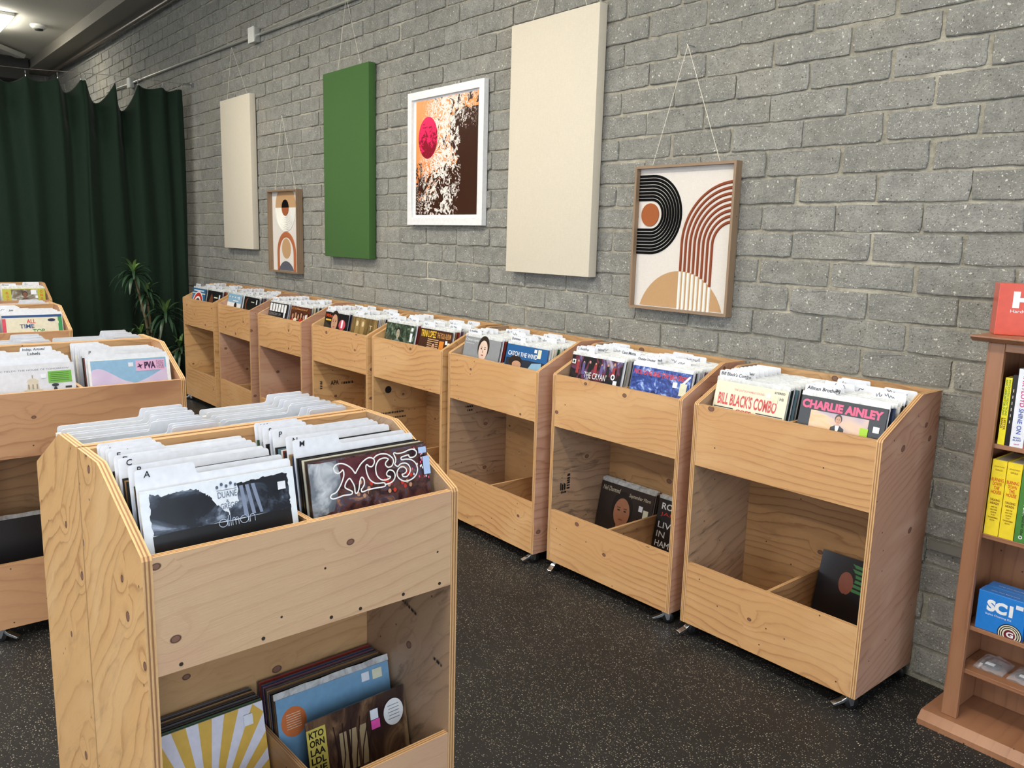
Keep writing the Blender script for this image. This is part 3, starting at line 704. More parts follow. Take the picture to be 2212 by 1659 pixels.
# ---- wall bin 6
r6l = hero('grey record cover with a dark-haired woman and small script lettering', 9); A = band(r6l, C('print_cool_grey', (140, 144, 150)))
portrait(A, 0.55, 0.40, 0.24, skin=C('print_pale_skin', (222, 196, 182)), hair=HAIR, shirt=WH)
A.text('Crystal Gayle', 0.03, 0.74, 0.36, 0.18, WH, shear=.3); A.text('Miss the Mississippi', 0.05, 0.62, 0.24, 0.07, WH, shear=.2); A.finish(r6l)
r6r = hero('blue record cover with white serif capitals over a dark-haired couple', 5); A = band(r6r, BLU)
A.rect(0.02, -2, 0.98, 0.34, C('print_night_photo', (40, 46, 60))); A.ell(0.26, 0.20, 0.16, 0.30, HAIR); A.ell(0.30, 0.06, 0.11, 0.18, SKIN); A.poly([(0.5, -.4), (.94, -.4), (.88, .32), (.66, .24)], LBL)
A.text('CATCH THE WIND', 0.05, 0.46, 0.72, 0.22, WH, bold=.012); A.sticker(0.68, 0.76, 0.06, 0.16); A.sticker(0.77, 0.52, 0.08, 0.42, CREAMS); A.finish(r6r)
# ---- wall bin 5
leaf = printmat('print_leafy_dark', [(0.3, (26, 34, 28)), (0.5, (56, 70, 56)), (0.62, (110, 124, 106)), (0.75, (150, 160, 140))], 24, 6, (1, 1, 1), 1.0)
r5l = hero('dark leafy green record cover with a standing figure, fourth wall bin from the bookcase', 7); A = band(r5l, leaf)
portrait(A, 0.45, 0.42, 0.12, skin=C('print_greenish_skin', (168, 160, 140)), hair=C('print_dark_green', (34, 40, 34)), shirt=C('print_slate', (92, 110, 110)))
A.sticker(0.88, 0.06, 0.07, 0.5); A.sticker(0.89, 0.68, 0.07, 0.2); A.finish(r5l)
r5r = hero('brown record cover with tall yellow capitals and a list of songs', 3); A = band(r5r, C('print_deep_brown', (66, 38, 26)))
A.text('TRINI LOPEZ', 0.04, 0.54, 0.48, 0.38, YEL, bold=.02); A.text('THE FOLK ALBUM', 0.55, 0.58, 0.42, 0.30, C('print_tan', (206, 150, 90)), bold=.01)
for i in range(5): A.rect(0.28, 0.42 - i * .11, 0.62, 0.47 - i * .11, C('print_tan2', (196, 160, 120)))
portrait(A, 0.48, 0.05, 0.09); A.rect(0.66, -.1, 0.80, 0.44, C('print_orange', (210, 130, 50))); A.sticker(0.84, 0.3, 0.06, 0.2); A.sticker(.91, .0, .07, .4, CREAMS); A.finish(r5r)
# ---- wall bin 4
r4l = hero('black record cover with a large face and orange lettering in a wall bin', 10); A = band(r4l, BK)
portrait(A, 0.45, 0.36, 0.26, hair=HAIR); A.text('Who', 0.05, 0.66, 0.3, 0.22, C('print_orange2', (214, 84, 40)), shear=.2, bold=.02); A.rect(.06, .44, .3, .54, YEL)
A.ell(0.80, 0.30, 0.14, 0.34, C('print_rose', (196, 80, 96))); A.sticker(0.76, 0.1, 0.07, 0.5); A.finish(r4l)
gold = printmat('print_gilded_hall', [(0.3, (70, 56, 32)), (0.5, (116, 94, 58)), (0.7, (160, 132, 84))], 12, 3, (2.2, 1, 0.4))
r4r = hero('golden brown record cover with upright columns in dim light', 3); A = band(r4r, gold)
for u in (.15, .38): A.rect(u, -1, u + .14, .92, C('print_gold', (150, 124, 78))); A.ell(u + .07, .60, .045, .18, C('print_pale_gold', (206, 190, 150)))
A.text('T', .72, .3, .1, .3, C('print_pale_gold', (206, 190, 150))); A.finish(r4r)
# ---- wall bin 3
r3l = hero('black record cover with a row of white upright bars in a wall bin', 10); A = band(r3l, BK)
for i in range(6): A.rect(0.04 + i * .16, 0.36, 0.16 + i * .16, 0.93, WH); A.rect(0.07 + i * .16, 0.40, 0.075 + i * .16, .9, BK)
A.text('CONCERT BY', .06, .08, .66, .18, C('print_cool_grey', (140, 144, 150))); A.sticker(.86, .0, .07, .42); A.finish(r3l)
r3r = hero('brown record cover with a painted group of people, sixth wall bin from the bookcase', 3); A = band(r3r, C('print_russet', (92, 48, 32)))
for i in range(6): portrait(A, .14 + i * .15, .30 + (i % 2) * .10, .08, shirt=[RED, CRM, BK][i % 3])
A.text('Collected', .1, .76, .78, .16, C('print_tan', (206, 150, 90)), shear=.2); A.sticker(.82, .0, .07, .5); A.finish(r3r)
# ---- wall bins 2, 1
r2l = hero('pale blue and white record cover with a dark head at the bottom', 6); A = band(r2l, LBL)
A.rect(0, -2, 1, .30, WH); A.text('BLUE ISLES', .08, .64, .7, .24, C('print_sky', (190, 214, 230)), bold=.02) if False else A.text('- - - -', .08, .70, .7, .1, WH); A.rect(.4, .42, .8, .50, WH); A.ell(.62, .08, .1, .26, BK); A.sticker(.8, .6, .06, .24); A.finish(r2l)
r2r = hero('near-black record cover with a dim brown face, second wall bin from the plant', 10); A = band(r2r, BK)
A.ell(.25, .4, .13, .5, C('print_dim_brown', (112, 66, 44))); A.ell(.3, .42, .1, .44, BK); A.rect(.5, .6, .72, .66, CRM); A.sticker(.85, .5, .06, .36); A.finish(r2r)
r1l = hero('blue record cover with a red, white and navy ring, bin beside the plant', 5); A = band(r1l, C('print_mid_blue', (48, 110, 160)))
A.rect(0, .52, 1, .62, CRM); A.rect(.08, .76, .86, .86, WH)
for rr_, mt in ((.42, WH), (.38, RED), (.28, WH), (.22, C('print_navy', (26, 32, 70)))): A.ell(.5, -.5, rr_, rr_ * 3, mt)
A.finish(r1l)
r1r = hero('dark brown record cover with a tan hand shape, bin beside the plant', 10); A = band(r1r, BK)
A.poly([(.1, -.2), (.3, .8), (.42, .4), (.5, -.2)], C('print_dim_brown', (112, 66, 44))); A.rect(.5, .4, .76, .5, CRM); A.sticker(.84, .3, .08, .42); A.finish(r1r)

# ---- fill the wall bins
def mixseq(nr, cards):
    """cards spread among nr records; first card directly behind the front cover"""
    n = len(cards); seq = []; step = nr / n
    k = 0.0; ri = 0
    for c_ in cards:
        seq.append(c_); k += step
        while ri < k - 1e-6 and ri < nr: seq.append(('r', None)); ri += 1
    return seq
nm = {8: 'wall bin nearest the bookcase', 7: 'second wall bin from the bookcase', 6: 'third wall bin from the bookcase', 5: 'fourth wall bin from the bookcase', 4: 'fifth wall bin from the bookcase', 3: 'sixth wall bin from the bookcase', 2: 'second wall bin from the plant', 1: 'wall bin beside the plant'}
TXTS = {(8, -1): ["Bill Black's Combo", 'Blondie', 'Buffalo Springfield'], (8, 1): ['Allman Brothers', 'Duane Allman'], (7, -1): ['C. Rock/Pop', 'Joey Dee', 'Neil Diamond', 'Cass Mama'], (7, 1): ['Chubby Checker', 'Eric Clapton/Cream', 'Sam Cooke'],
        (6, -1): ['G. Rock/Pop', 'H. Rock/Pop'], (6, 1): ['Donovan', 'F. Rock/Pop']}
CNT = {8: (16, 9), 7: (16, 9), 6: (14, 8), 5: (12, 8), 4: (12, 8), 3: (10, 8), 2: (8, 7), 1: (8, 7)}
fronts = {(8, -1): r8l, (8, 1): r8r, (7, -1): r7l, (7, 1): r7r, (6, -1): r6l, (6, 1): r6r, (5, -1): r5l, (5, 1): r5r, (4, -1): r4l, (4, 1): r4r, (3, -1): r3l, (3, 1): r3r, (2, -1): r2l, (2, 1): r2r, (1, -1): r1l, (1, 1): r1r}
for k in range(8, 0, -1):
    for sd in (-1, 1):
        nr, nc = CNT[k]; tx = TXTS.get((k, sd), []); where = ('left half of ' if sd < 0 else 'right half of ') + nm[k]
        cards = []
        for i in range(nc):
            t_ = tx[i] if i < len(tx) else None
            txx = 0.0 if R.random() < 0.7 else (0.10 if R.random() < .6 else 0.2)
            if i == 0: txx = 0.0
            if t_:
                pos = ['first', 'second', 'third', 'fourth'][i] + ' written divider card from front,'
                cards.append(('c', t_, txx, pos + ' ' + where))
            else: cards.append(('c', None, txx))
        column(k, sd, 0.0265, 0.284, [fronts[(k, sd)]] + mixseq(nr, cards), where)

# ---- island A, front
rock = printmat('print_black_rock', [(0.30, (14, 16, 22)), (0.50, (30, 34, 44)), (0.58, (66, 76, 92)), (0.66, (150, 162, 184)), (0.8, (200, 208, 224))], 9, 5, (1, 1, 1.6), 0.8)
rA1 = hero('white record cover with two black torn rock shapes, front left of the nearest bin', 0, 0.004, False); A = band(rA1, C('print_icy_white', (226, 234, 244)))
q = random.Random(11)
def torn(pts, n=7, j=.006):
    out = []
    for i in range(len(pts)):
        a, b_ = pts[i], pts[(i + 1) % len(pts)]
        for k in range(n): f = k / n; out.append((a[0] + (b_[0] - a[0]) * f + q.uniform(-j, j), a[1] + (b_[1] - a[1]) * f + q.uniform(-j, j) * A.vs))
    return out
def w3(pts): return [(u, (v - .67) / .33) for u, v in pts]
A.poly(torn(w3([(.055, .72), (.05, .86), (.06, .975), (.13, .955), (.22, .965), (.30, .968), (.35, .955), (.375, .933), (.42, .90), (.45, .85), (.50, .80), (.54, .755), (.54, .72)])), rock)
A.poly(torn(w3([(.53, .72), (.54, .80), (.60, .835), (.605, .95), (.70, .957), (.82, .968), (.955, .965), (.955, .80), (.955, .72)])), rock)
A.poly(torn(w3([(.055, .0), (.055, .722), (.955, .722), (.955, .0)])), BK)
WF = C('print_waterfall', (128, 140, 166))
for k_ in range(3): A.poly(spl([(.615 + k_ * .04, .80), (.625 + k_ * .045, .5), (.63 + k_ * .055, .2)]) + spl([(.66 + k_ * .05, .2), (.65 + k_ * .045, .5), (.64 + k_ * .04, .80)]), WF)
SB = C('print_slate_blue', (84, 96, 122))
A.text('DUANE', .47, .62, .125, .12, SB, bold=.0); A.text('&', .52, .52, .02, .06, SB); A.text('GREGG', .48, .40, .115, .11, SB, bold=.0)
for i in range(5): A.ell(.47 + i * .03, .84 + (i % 2) * .045, .010, .035, SB, 8)
A.rect(.465, .765, .595, .775, SB)
PB = C('print_pale_blue', (190, 204, 226)); LW = .0011
for cu_ in (.485, .625): A.ribbon([(cu_ + .027 * math.cos(2 * PI * k / 24), .135 + .075 * math.sin(2 * PI * k / 24)) for k in range(25)], LW, PB); A.ribbon([(cu_ + .028, .21), (cu_ + .028, .06)], LW, PB)
for lu in (.521, .534): A.ribbon([(lu, .27), (lu, .06)], LW, PB)
def hump(u0, wd_): A.ribbon([(u0, .06), (u0, .15)] + [(u0 + wd_ / 2 - wd_ / 2 * math.cos(PI * k / 10), .155 + .05 * math.sin(PI * k / 10)) for k in range(11)] + [(u0 + wd_, .06)], LW, PB)
hump(.546, .02); hump(.566, .02); hump(.662, .034)
A.sticker(.875, .58, .055, .16); A.finish(rA1)
collage = printmat('print_dark_collage', [(0.28, (26, 18, 20)), (0.42, (58, 34, 40)), (0.50, (96, 58, 50)), (0.58, (70, 70, 90)), (0.66, (160, 110, 80)), (0.78, (206, 190, 180))], 17, 5, (1, 1, 1.2), 1.4)
rA2 = hero('dark collage record cover with big white-outlined letters, front right of the nearest bin', 3, 0.004, False); A = band(rA2, collage)
A.poly(torn([(0.0, -.2), (.0, .98), (.22, .96), (.25, .55), (.16, -.1)], 5), printmat('print_pale_smoke', [(0.3, (70, 76, 84)), (0.5, (110, 118, 130)), (0.7, (204, 210, 218))], 12, 4))
A.poly([(.24, .96), (.24, .4), (.6, .3), (.66, .96)], printmat('print_maroon_cloth', [(0.3, (60, 26, 34)), (0.5, (92, 44, 52)), (0.7, (120, 66, 60))], 9, 3))
for i in range(30): A.ell(q.uniform(.36, .88), q.uniform(.08, .42), .014, .05, [SKIN, RED, C('print_dark_brown', (70, 48, 40))][i % 3], 9)
for i in range(30): A.ell(q.uniform(.84, .98), q.uniform(.2, .98), .006, .03, [WH, PNK][i % 2], 8)
MZ = C('print_maroon_fill', (84, 40, 48))
# M: swash outline letter, C and 5 likewise, traced as closed strokes
def uv(x, y):  # drawn letter outlines to sheet units
    xl, xr = 85 + (y - 370) * .078, 2090 + (y - 15) * .04; top = 370 - .177 * (x - 85)
    return ((x - xl) / (xr - xl), 1 - (y - top) / 841)
Mp = [(800,570),(740,470),(650,400),(570,380),(500,400),(460,460),(480,530),(530,555),(580,520),(600,495),(615,530),(615,600),(590,690),(550,790),(490,890),(420,930),(400,980),(440,1005),(520,985),(600,955),(720,940),(745,905),(730,880),(680,850),(630,810),(640,740),(680,670),(710,655),(740,700),(780,800),(790,915),(825,915),(850,850),(870,720),(890,650),(915,640),(940,690),(940,770),(910,830),(890,860),(905,905),(1000,870),(1100,850),(1270,825),(1290,790),(1270,755),(1180,760),(1110,750),(1040,690),(1000,600),(980,500),(980,430),(1000,410),(1030,440),(1080,445),(1120,380),(1115,310),(1050,280),(980,310),(900,390),(840,490),(800,570)]
Cp = [(1115,290),(1170,240),(1250,215),(1350,225),(1430,290),(1450,350),(1440,400),(1410,450),(1350,465),(1310,420),(1320,370),(1360,320),(1330,295),(1270,295),(1200,330),(1150,420),(1140,520),(1160,620),(1220,690),(1290,705),(1360,680),(1385,645),(1330,625),(1325,570),(1370,520),(1430,535),(1465,600),(1455,680),(1400,750),(1290,790)]
Fp = [(1455,205),(1480,195),(1520,210),(1620,195),(1720,150),(1800,130),(1860,165),(1865,225),(1830,270),(1770,290),(1730,275),(1720,240),(1650,260),(1590,285),(1595,330),(1680,320),(1770,335),(1840,400),(1870,500),(1850,600),(1790,680),(1700,730),(1610,735),(1530,680),(1500,600),(1520,520),(1570,470),(1630,470),(1670,520),(1660,570),(1620,600),(1590,610),(1610,650),(1670,650),(1720,590),(1740,510),(1710,430),(1650,395),(1570,410),(1520,455),(1470,415),(1485,370),(1490,310),(1470,250),(1455,205)]
for pp in (Mp, Cp, Fp):
    A.ribbon(spl([uv(*p_) for p_ in pp]), 0.0031, WH)
A.sticker(.905, .80, .07, .14, C('print_sticker_blue', (176, 200, 240))); A.sticker(.935, .30, .06, .42, C('print_sticker_blue', (176, 200, 240))); A.finish(rA2)
WA = 'left half of the nearest bin'; WA2 = 'right half of the nearest bin'
def L(ch, wh): return ('c', ch, 0.0, 'white divider card marked %s, %s' % (ch, wh), 1)
column('A', -1, 0.0265, 0.282, [rA1, L('A', WA), ('r', 10), ('r', 7), L('B', WA), ('r', 7), ('r', 1), ('r', 8), ('r', 10), L('C', WA), ('r', 0), L('D', WA), ('r', 10), ('r', 1), L('F', WA), ('r', 9), ('c', None, 0.0), ('r', 0), L('J', WA), ('r', 12), ('c', None, 0.0)], WA, lean=0.20)
column('A', 1, 0.0265, 0.282, [rA2, ('r', 3), ('r', 12), ('r', 10), ('r', 10), L('M', WA2), ('r', 5), ('r', 8), L('N', WA2), ('r', 10), ('r', 4), ('r', 0), ('r', 13), ('r', 10), L('P', WA2), L('R', WA2), ('r', 9), ('r', 10), L('S', WA2), ('r', 10), ('c', None, 0), ('r', 7), L('W', WA2)], WA2, lean=0.20)
# island A, back bin (seen from behind)
WR = 'bin backing the nearest one'
for sd, wn in ((-1, ', far side'), (1, ', near end')):
    column('Ar', sd, 0.03, 0.285, [('c', None, 0.0), ('r', 0), ('c', None, 0.0), ('r', 12), ('c', None, .0), ('c', None, 0), ('r', 0), ('c', None, 0), ('c', None, 0.02), ('r', 7), ('c', None, 0.0), ('c', None, 0), ('c', None, 0.0)], WR + wn, lean=0.16)
# island A, lower tray
rS = hero('record cover with yellow and white sunburst rays, lower tray of the nearest bin', 0, 0.004, False); A = cover(rS)
A.rect(0, 0, 1, 1, C('print_lilac_white', (226, 226, 240))); q = random.Random(2)
RY = C('print_mustard', (222, 182, 84))
def ray_end(a):
    cx, cy = .52, .22; dx, dy = math.cos(a), math.sin(a); t = 9
    for (lim, p, d_) in ((1 if dx > 0 else 0, cx, dx), (1 if dy > 0 else 0, cy, dy)):
        if abs(d_) > 1e-6: t = min(t, (lim - p) / d_)
    return (cx + dx * t, cy + dy * t)
for i in range(26):
    a0 = 2 * PI * i / 26; a1 = a0 + PI / 26 * 1.05; A.poly([(.52, .22), ray_end(a0), ray_end(a1)], RY)
A.poly([(.60, .12), (.66, .34), (.70, .33), (.66, .12)], C('print_indigo', (40, 36, 70))); A.ell(.74, .30, .035, .03, C('print_indigo', (40, 36, 70))); A.ribbon(spl([(.5, .2), (.58, .26), (.62, .22), (.68, .2), (.74, .28)]), .006, C('print_indigo', (40, 36, 70)))
A.sticker(.84, .86, .07, .08); A.finish(rS)
paint = printmat('print_brown_painting', [(0.28, (34, 24, 26)), (0.44, (62, 44, 38)), (0.55, (104, 78, 58)), (0.68, (160, 132, 98))], 10, 6, (1, 1, 0.45), 1.2)
rK = hero('dark brown painted record cover with a yellow strip of block capitals, nearest bin', 3, 0.004, False); A = cover(rK)
A.rect(0, 0, 1, 1, paint); A.rect(0, 0, .18, .93, C('print_mustard_strip', (206, 190, 92)))
for i, s_ in enumerate(['KTO', 'ORN', 'LAA', 'LDL', 'AIE', 'PXS', 'SI>']): A.text(s_, .02, .85 - i * .075, .14, .06, BK, bold=.03)
for u in (.30, .40, .5): A.rect(u, .45, u + .07, .80, C('print_pale_window', (170, 150, 116)))
for i in range(6): A.ribbon([(.2 + i * .07, .3), (.28 + i * .06, .6), (.25 + i * .09, .88)], .0035, C('print_umber', (50, 34, 32)))
A.sticker(.62, .80, .08, .09); A.sticker(.62, .715, .09, .08, flat('pink_sticker', (240, 90, 180), 0.4)); A.ell(.86, .80, .105, .12, WH)
for i in range(5): A.rect(.80 + .01 * (i % 2), .86 - i * .03, .92, .867 - i * .03, C('print_cool_grey', (140, 144, 150)))
A.finish(rK)
rBl = hero('light blue record with an orange round badge, lower tray of nearest bin', 13, 0.004, True); A = cover(rBl)
A.rect(0, 0, 1, 1, C('print_powder_blue', (118, 162, 196))); A.ell(.13, .80, .105, .115, C('print_burnt_orange', (206, 116, 66)), 30)
for i in range(7): A.rect(.07, .86 - i * .018, .19, .864 - i * .018, CRM)
A.sticker(.74, .90, .07, .07); A.sticker(.84, .89, .09, .08, CREAMS); A.finish(rBl)
def tray(key, side, seq, y0, y1, where, lean=0.2, z=ZL):
    n = len(seq)
    for i, it in enumerate(seq):
        y = y0 + (y1 - y0) * i / max(1, n - 1)
        if isinstance(it, bpy.types.Object): place(it, key, side * CX, y, z, lean); continue
        o = record('record packed edge-on, %s' % where, 'records packed edge-on, ' + where, it, 0.004, key == 7); place(o, key, side * CX + R.uniform(-.0008, .0008), y, z + R.uniform(0, .003), lean)
tray('A', -1, [rS, 7, 10, 1, 9, 1, 3, 8, 10, 9, 9], 0.215, 0.288, 'behind the sunburst cover in the lower tray', 0.225)
tray('A', 1, [11, 8, 3, 10, 9, 8, 9, 15, 11, 5, 4, 4, 5], 0.212, 0.308, 'behind the light blue cover in the lower tray', 0.17)
place(rBl, 'A', CX - 0.002, 0.196, ZL, 0.20); place(rK, 'A', CX + 0.018, 0.130, ZL, 0.20, 0.008, k=0.88)
# ---- lower trays of the wall bins
dm = hero('dark brown record cover with a face and gold script, lower tray', 3, 0.004); A = cover(dm)
A.rect(0, 0, 1, 1, C('print_charcoal_brown', (46, 38, 36))); portrait(A, 0.46, 0.62, 0.30, hair=C('print_near_black', (24, 20, 20)), shirt=WH, skin=C('print_tan_skin', (176, 120, 90)))
A.text('Neil Diamond', .04, .88, .34, .07, CRM, shear=.35); A.text('September Morn', .55, .86, .40, .07, CRM, shear=.35); A.sticker(.76, .72, .07, .08); A.sticker(.85, .60, .09, .16, CREAMS); A.finish(dm)
tray(7, -1, [dm, 6, 10, 9], 0.262, 0.285, 'behind the man portrait cover in the second wall bin', 0.20)
rl = hero('black record cover with white capitals, half hidden in the second wall bin tray', 10, 0.004); A = cover(rl)
A.rect(0, 0, 1, 1, BK); A.text('ROD', .06, .86, .3, .09, WH, bold=.02); A.text('JAN', .06, .76, .26, .06, RED); 
for i, s_ in enumerate(['LIVE', 'IN', 'HAMMERSMITH']): A.text(s_, .05, .60 - i * .13, [.30, .14, .80][i], .085, WH)
A.finish(rl); tray(7, 1, [rl, 6], 0.268, 0.278, 'beside the man portrait cover in the second wall bin', 0.20)
dg = hero('almost black record cover with a blurred figure and green leaves, nearest wall bin', 10, 0.004, False); A = cover(dg)
A.rect(0, 0, 1, 1, C('print_midnight', (26, 24, 32)))
for i in range(6): A.poly([(.38, .94 - i * .055), (.62, .92 - i * .055), (.62, .89 - i * .055), (.42, .90 - i * .055)], C('print_leaf_green', (74, 140, 84)))
A.ell(.33, .78, .11, .12, C('print_near_black', (24, 20, 20))); A.ell(.34, .70, .085, .13, C('print_ruddy', (150, 88, 70))); A.poly([(.02, .0), (.1, .48), (.34, .58), (.55, .5), (.75, 0)], C('print_near_black', (24, 20, 20))); A.finish(dg)
place(dg, 8, CX + 0.002, 0.285, ZL, 0.22)
# ---- island B
pv = hero('sky blue record cover with pink curved shapes and a pink sticker, reddish bin', 0, 0.004, False); A = band(pv, WH)
A.rect(.03, -2, .955, .96, C('print_sky_blue', (142, 184, 218))); PKS = printmat('print_pink_skin', [(0.3, (196, 176, 214)), (0.5, (216, 204, 228)), (0.7, (206, 168, 190))], 4, 2)
A.poly(spl([(.03, -.2), (.03, .50), (.08, .64), (.16, .62), (.28, .40), (.40, .16), (.52, .02)]) + [(.6, -.2)], PKS); A.poly([(.5, -.2)] + spl([(.55, .0), (.70, .16), (.84, .38), (.955, .56)]) + [(.955, -.2)], PKS)
A.sticker(.48, .66, .06, .16); A.sticker(.57, .46, .36, .42, C('print_sticker_pink', (222, 176, 210)), name='pink_sticker')
PLUM = C('print_plum', (60, 30, 74))
A.text('PVA', .675, .53, .14, .28, PLUM, bold=.05)
for i, s_ in enumerate(['NO', 'MORE', 'LIKE', 'THIS']): A.text(s_, .83, .77 - i * .085, .09, .06, PLUM)
st = []
for i in range(8): a = PI / 8 + i * PI / 4; rr_ = .045 if i % 2 == 0 else .013; st.append((.62 + rr_ * math.cos(a), .66 + rr_ * 3.1 * math.sin(a)))
A.poly(st, PLUM); A.finish(pv)
ht = hero('white record cover with a domed tower and a green label, reddish bin', 6, 0.004, False); A = band(ht, C('print_pearl', (214, 216, 224)))
A.text('MAGNETIC FIELDS: THE HOUSE OF TOMORROW', .02, .76, .92, .06, SB)
SND = C('print_sandstone', (206, 196, 176)); SND2 = C('print_sandstone_shade', (150, 138, 120))
A.poly([(.36, -.2), (.70, -.2), (.62, .06), (.44, .06)], SND); A.poly([(.46, .06), (.60, .06), (.585, .34), (.475, .34)], SND); A.ell(.53, .34, .065, .14, SND, a1=PI); A.rect(.525, .48, .535, .60, SND2)
for u in (.475, .52, .565): A.rect(u, .08, u + .016, .26, SND2)
A.sticker(.70, .26, .26, .44, GRN, name='green_label'); A.sticker(.62, .46, .06, .16)
A.ell(.77, .18, .04, .06, BK, 14); A.ell(.77, .02, .02, .1, BK, 14); A.rect(.88, .04, .95, .11, BK)
for i in range(5): A.rect(.72, .62 - i * .07, .93, .635 - i * .07, C('print_dark_green2', (44, 96, 30)))
A.finish(ht)
WBn = 'right half of the reddish bin'; WBl = 'left half of the reddish bin'
column('B', 1, 0.0265, 0.282, [pv, L('P', WBn), ('r', 4), ('r', 11), ('r', 10), ('c', None, 0), ('r', 1), ('c', None, 0), ('c', None, 0), ('r', 0), ('c', None, 0), ('c', None, 0), ('r', 12), ('c', None, 0)], WBn)
column('B', -1, 0.0265, 0.282, [ht, ('c', None, 0), ('r', 6), ('r', 0), ('c', None, 0), ('r', 0), ('c', None, 0.0), ('r', 0), ('r', 14), ('c', 'Indep. Artists/\n Labels', 0.17, 'white divider card with a two-line handwritten tab, ' + WBl), ('r', 0), ('c', None, 0)], WBl)
for sd, wn in ((-1, ', far side'), (1, ', near side')):
    column('Br', sd, 0.03, 0.285, [('c', None, 0.0), ('r', 0), ('c', None, 0.0), ('c', None, .0), ('r', 0), ('c', None, 0), ('c', None, 0.0), ('c', None, 0.0)], 'bin behind the reddish one' + wn, lean=.16)
lo = hero('black and cream record cover with a violet figure, lower tray of the reddish bin', 10, 0.004); A = cover(lo)
A.rect(0, 0, 1, 1, C('print_dim_cream', (150, 142, 118))); A.text('MAGNETIC FIELDS', .3, .88, .6, .04, C('print_dull_red', (150, 52, 56))); A.ell(.3, .62, .3, .26, BK); A.poly([(0, 0), (0, .6), (.5, .6), (1, .3), (1, 0)], BK); A.ell(.82, .55, .1, .16, C('print_violet', (96, 84, 140))); A.ribbon([(.3, .5), (.6, .42), (.95, .3)], .02, C('print_dull_red', (150, 52, 56))); A.finish(lo)
tray('B', 1, [lo, 9, 6, 6], 0.10, 0.125, 'in the lower tray of the reddish bin', 0.2)
lo2 = hero('black record cover in the left of the reddish bin lower tray', 10, 0.004); A = cover(lo2); A.rect(0, 0, 1, 1, BK); A.finish(lo2); place(lo2, 'B', -CX, 0.2, ZL, 0.2)
# ---- islands C and D
at_ = hero('cream record cover with red, blue and green capitals, far left', 2, 0.004, False); A = band(at_, C('print_pale_cream', (220, 216, 196)))
NVB = C('print_navy_band', (34, 74, 130)); BGR = C('print_band_green', (52, 140, 80))
A.rect(0, .86, 1, 1.0, NVB); A.rect(.93, -2, 1, .86, BGR); A.rect(0, -2, .06, .82, C('print_band_red', (206, 66, 90)))
A.text('ALL', .40, .52, .15, .24, RED, bold=.02); A.text('TIME', .28, .24, .24, .24, NVB, bold=.02); A.text('TOP', .49, -.04, .2, .22, BGR, bold=.02)
A.ell(.82, .68, .065, .09, C('print_navy', (26, 32, 70))); A.sticker(.88, .46, .06, .16, CREAMS); A.finish(at_)
ro = hero('olive record cover with red letters down both sides and a seated figure, farthest bin', 2, 0.004); A = band(ro, C('print_olive', (176, 176, 56)))
A.rect(.2, -2, .82, .94, printmat('print_tree_photo', [(0.35, (60, 48, 36)), (0.5, (120, 110, 96)), (0.65, (200, 206, 206))], 9, 4))
portrait(A, .52, .50, .10, skin=C('print_brown_skin', (120, 76, 56)), shirt=C('print_dark_brown', (70, 48, 40)))
for i, c_ in enumerate('ROG'): A.text(c_, .08, .56 - i * .30, .06, .20, C('print_orange2', (214, 84, 40)), bold=.02)
for i, c_ in enumerate('ONO'): A.text(c_, .88, .66 - i * .30, .06, .20, C('print_orange2', (214, 84, 40)), bold=.02)
A.sticker(.66, .52, .13, .36); A.sticker(.76, .22, .06, .2); A.finish(ro)
og = hero('orange and yellow record cover beside the olive one, farthest bin', 8, 0.004); A = band(og, C('print_bright_orange', (230, 122, 60)))
A.rect(0, -2, .9, .36, YEL); A.text('RHYTHM', .5, .6, .3, .2, BK, bold=.02); A.text('RITE', .4, .02, .44, .28, C('print_orange2', (214, 84, 40)), bold=.02); A.sticker(.82, .4, .1, .2); A.finish(og)
WC = 'behind the cream cover at far left'; WD = 'farthest bin, right side'; WD2 = 'farthest bin, left side'
column('C', 1, 0.0265, 0.282, [at_, ('c', 'Jazz', 0.03, 'white divider card with a short handwritten word, ' + WC), ('r', 0), ('r', 6), ('c', None, 0), ('r', 0), ('c', None, 0), ('r', 0), ('c', None, .0)], WC)
column('C', -1, 0.0265, 0.282, [('r', 4), ('c', None, 0), ('r', 0), ('c', None, 0), ('r', 6), ('c', None, 0.2)], 'left half of the far left bin')
for sd in (-1, 1): column('Cr', sd, 0.03, 0.285, [('c', None, 0.0), ('c', None, 0.0), ('c', None, 0.0), ('c', None, 0.0)], 'bin behind the cream cover, %s' % ('far side' if sd < 0 else 'near side'), lean=.16)
column('D', 1, 0.0265, 0.282, [ro, ('r', 0), ('c', 'African', 0.0, 'white divider card with one handwritten word, ' + WD), ('r', 6), ('r', 0), ('c', None, 0.19)], WD)
column('D', -1, 0.0265, 0.282, [og, ('r', 8), ('r', 14), ('c', None, 0.0), ('r', 0), ('c', None, 0)], WD2)

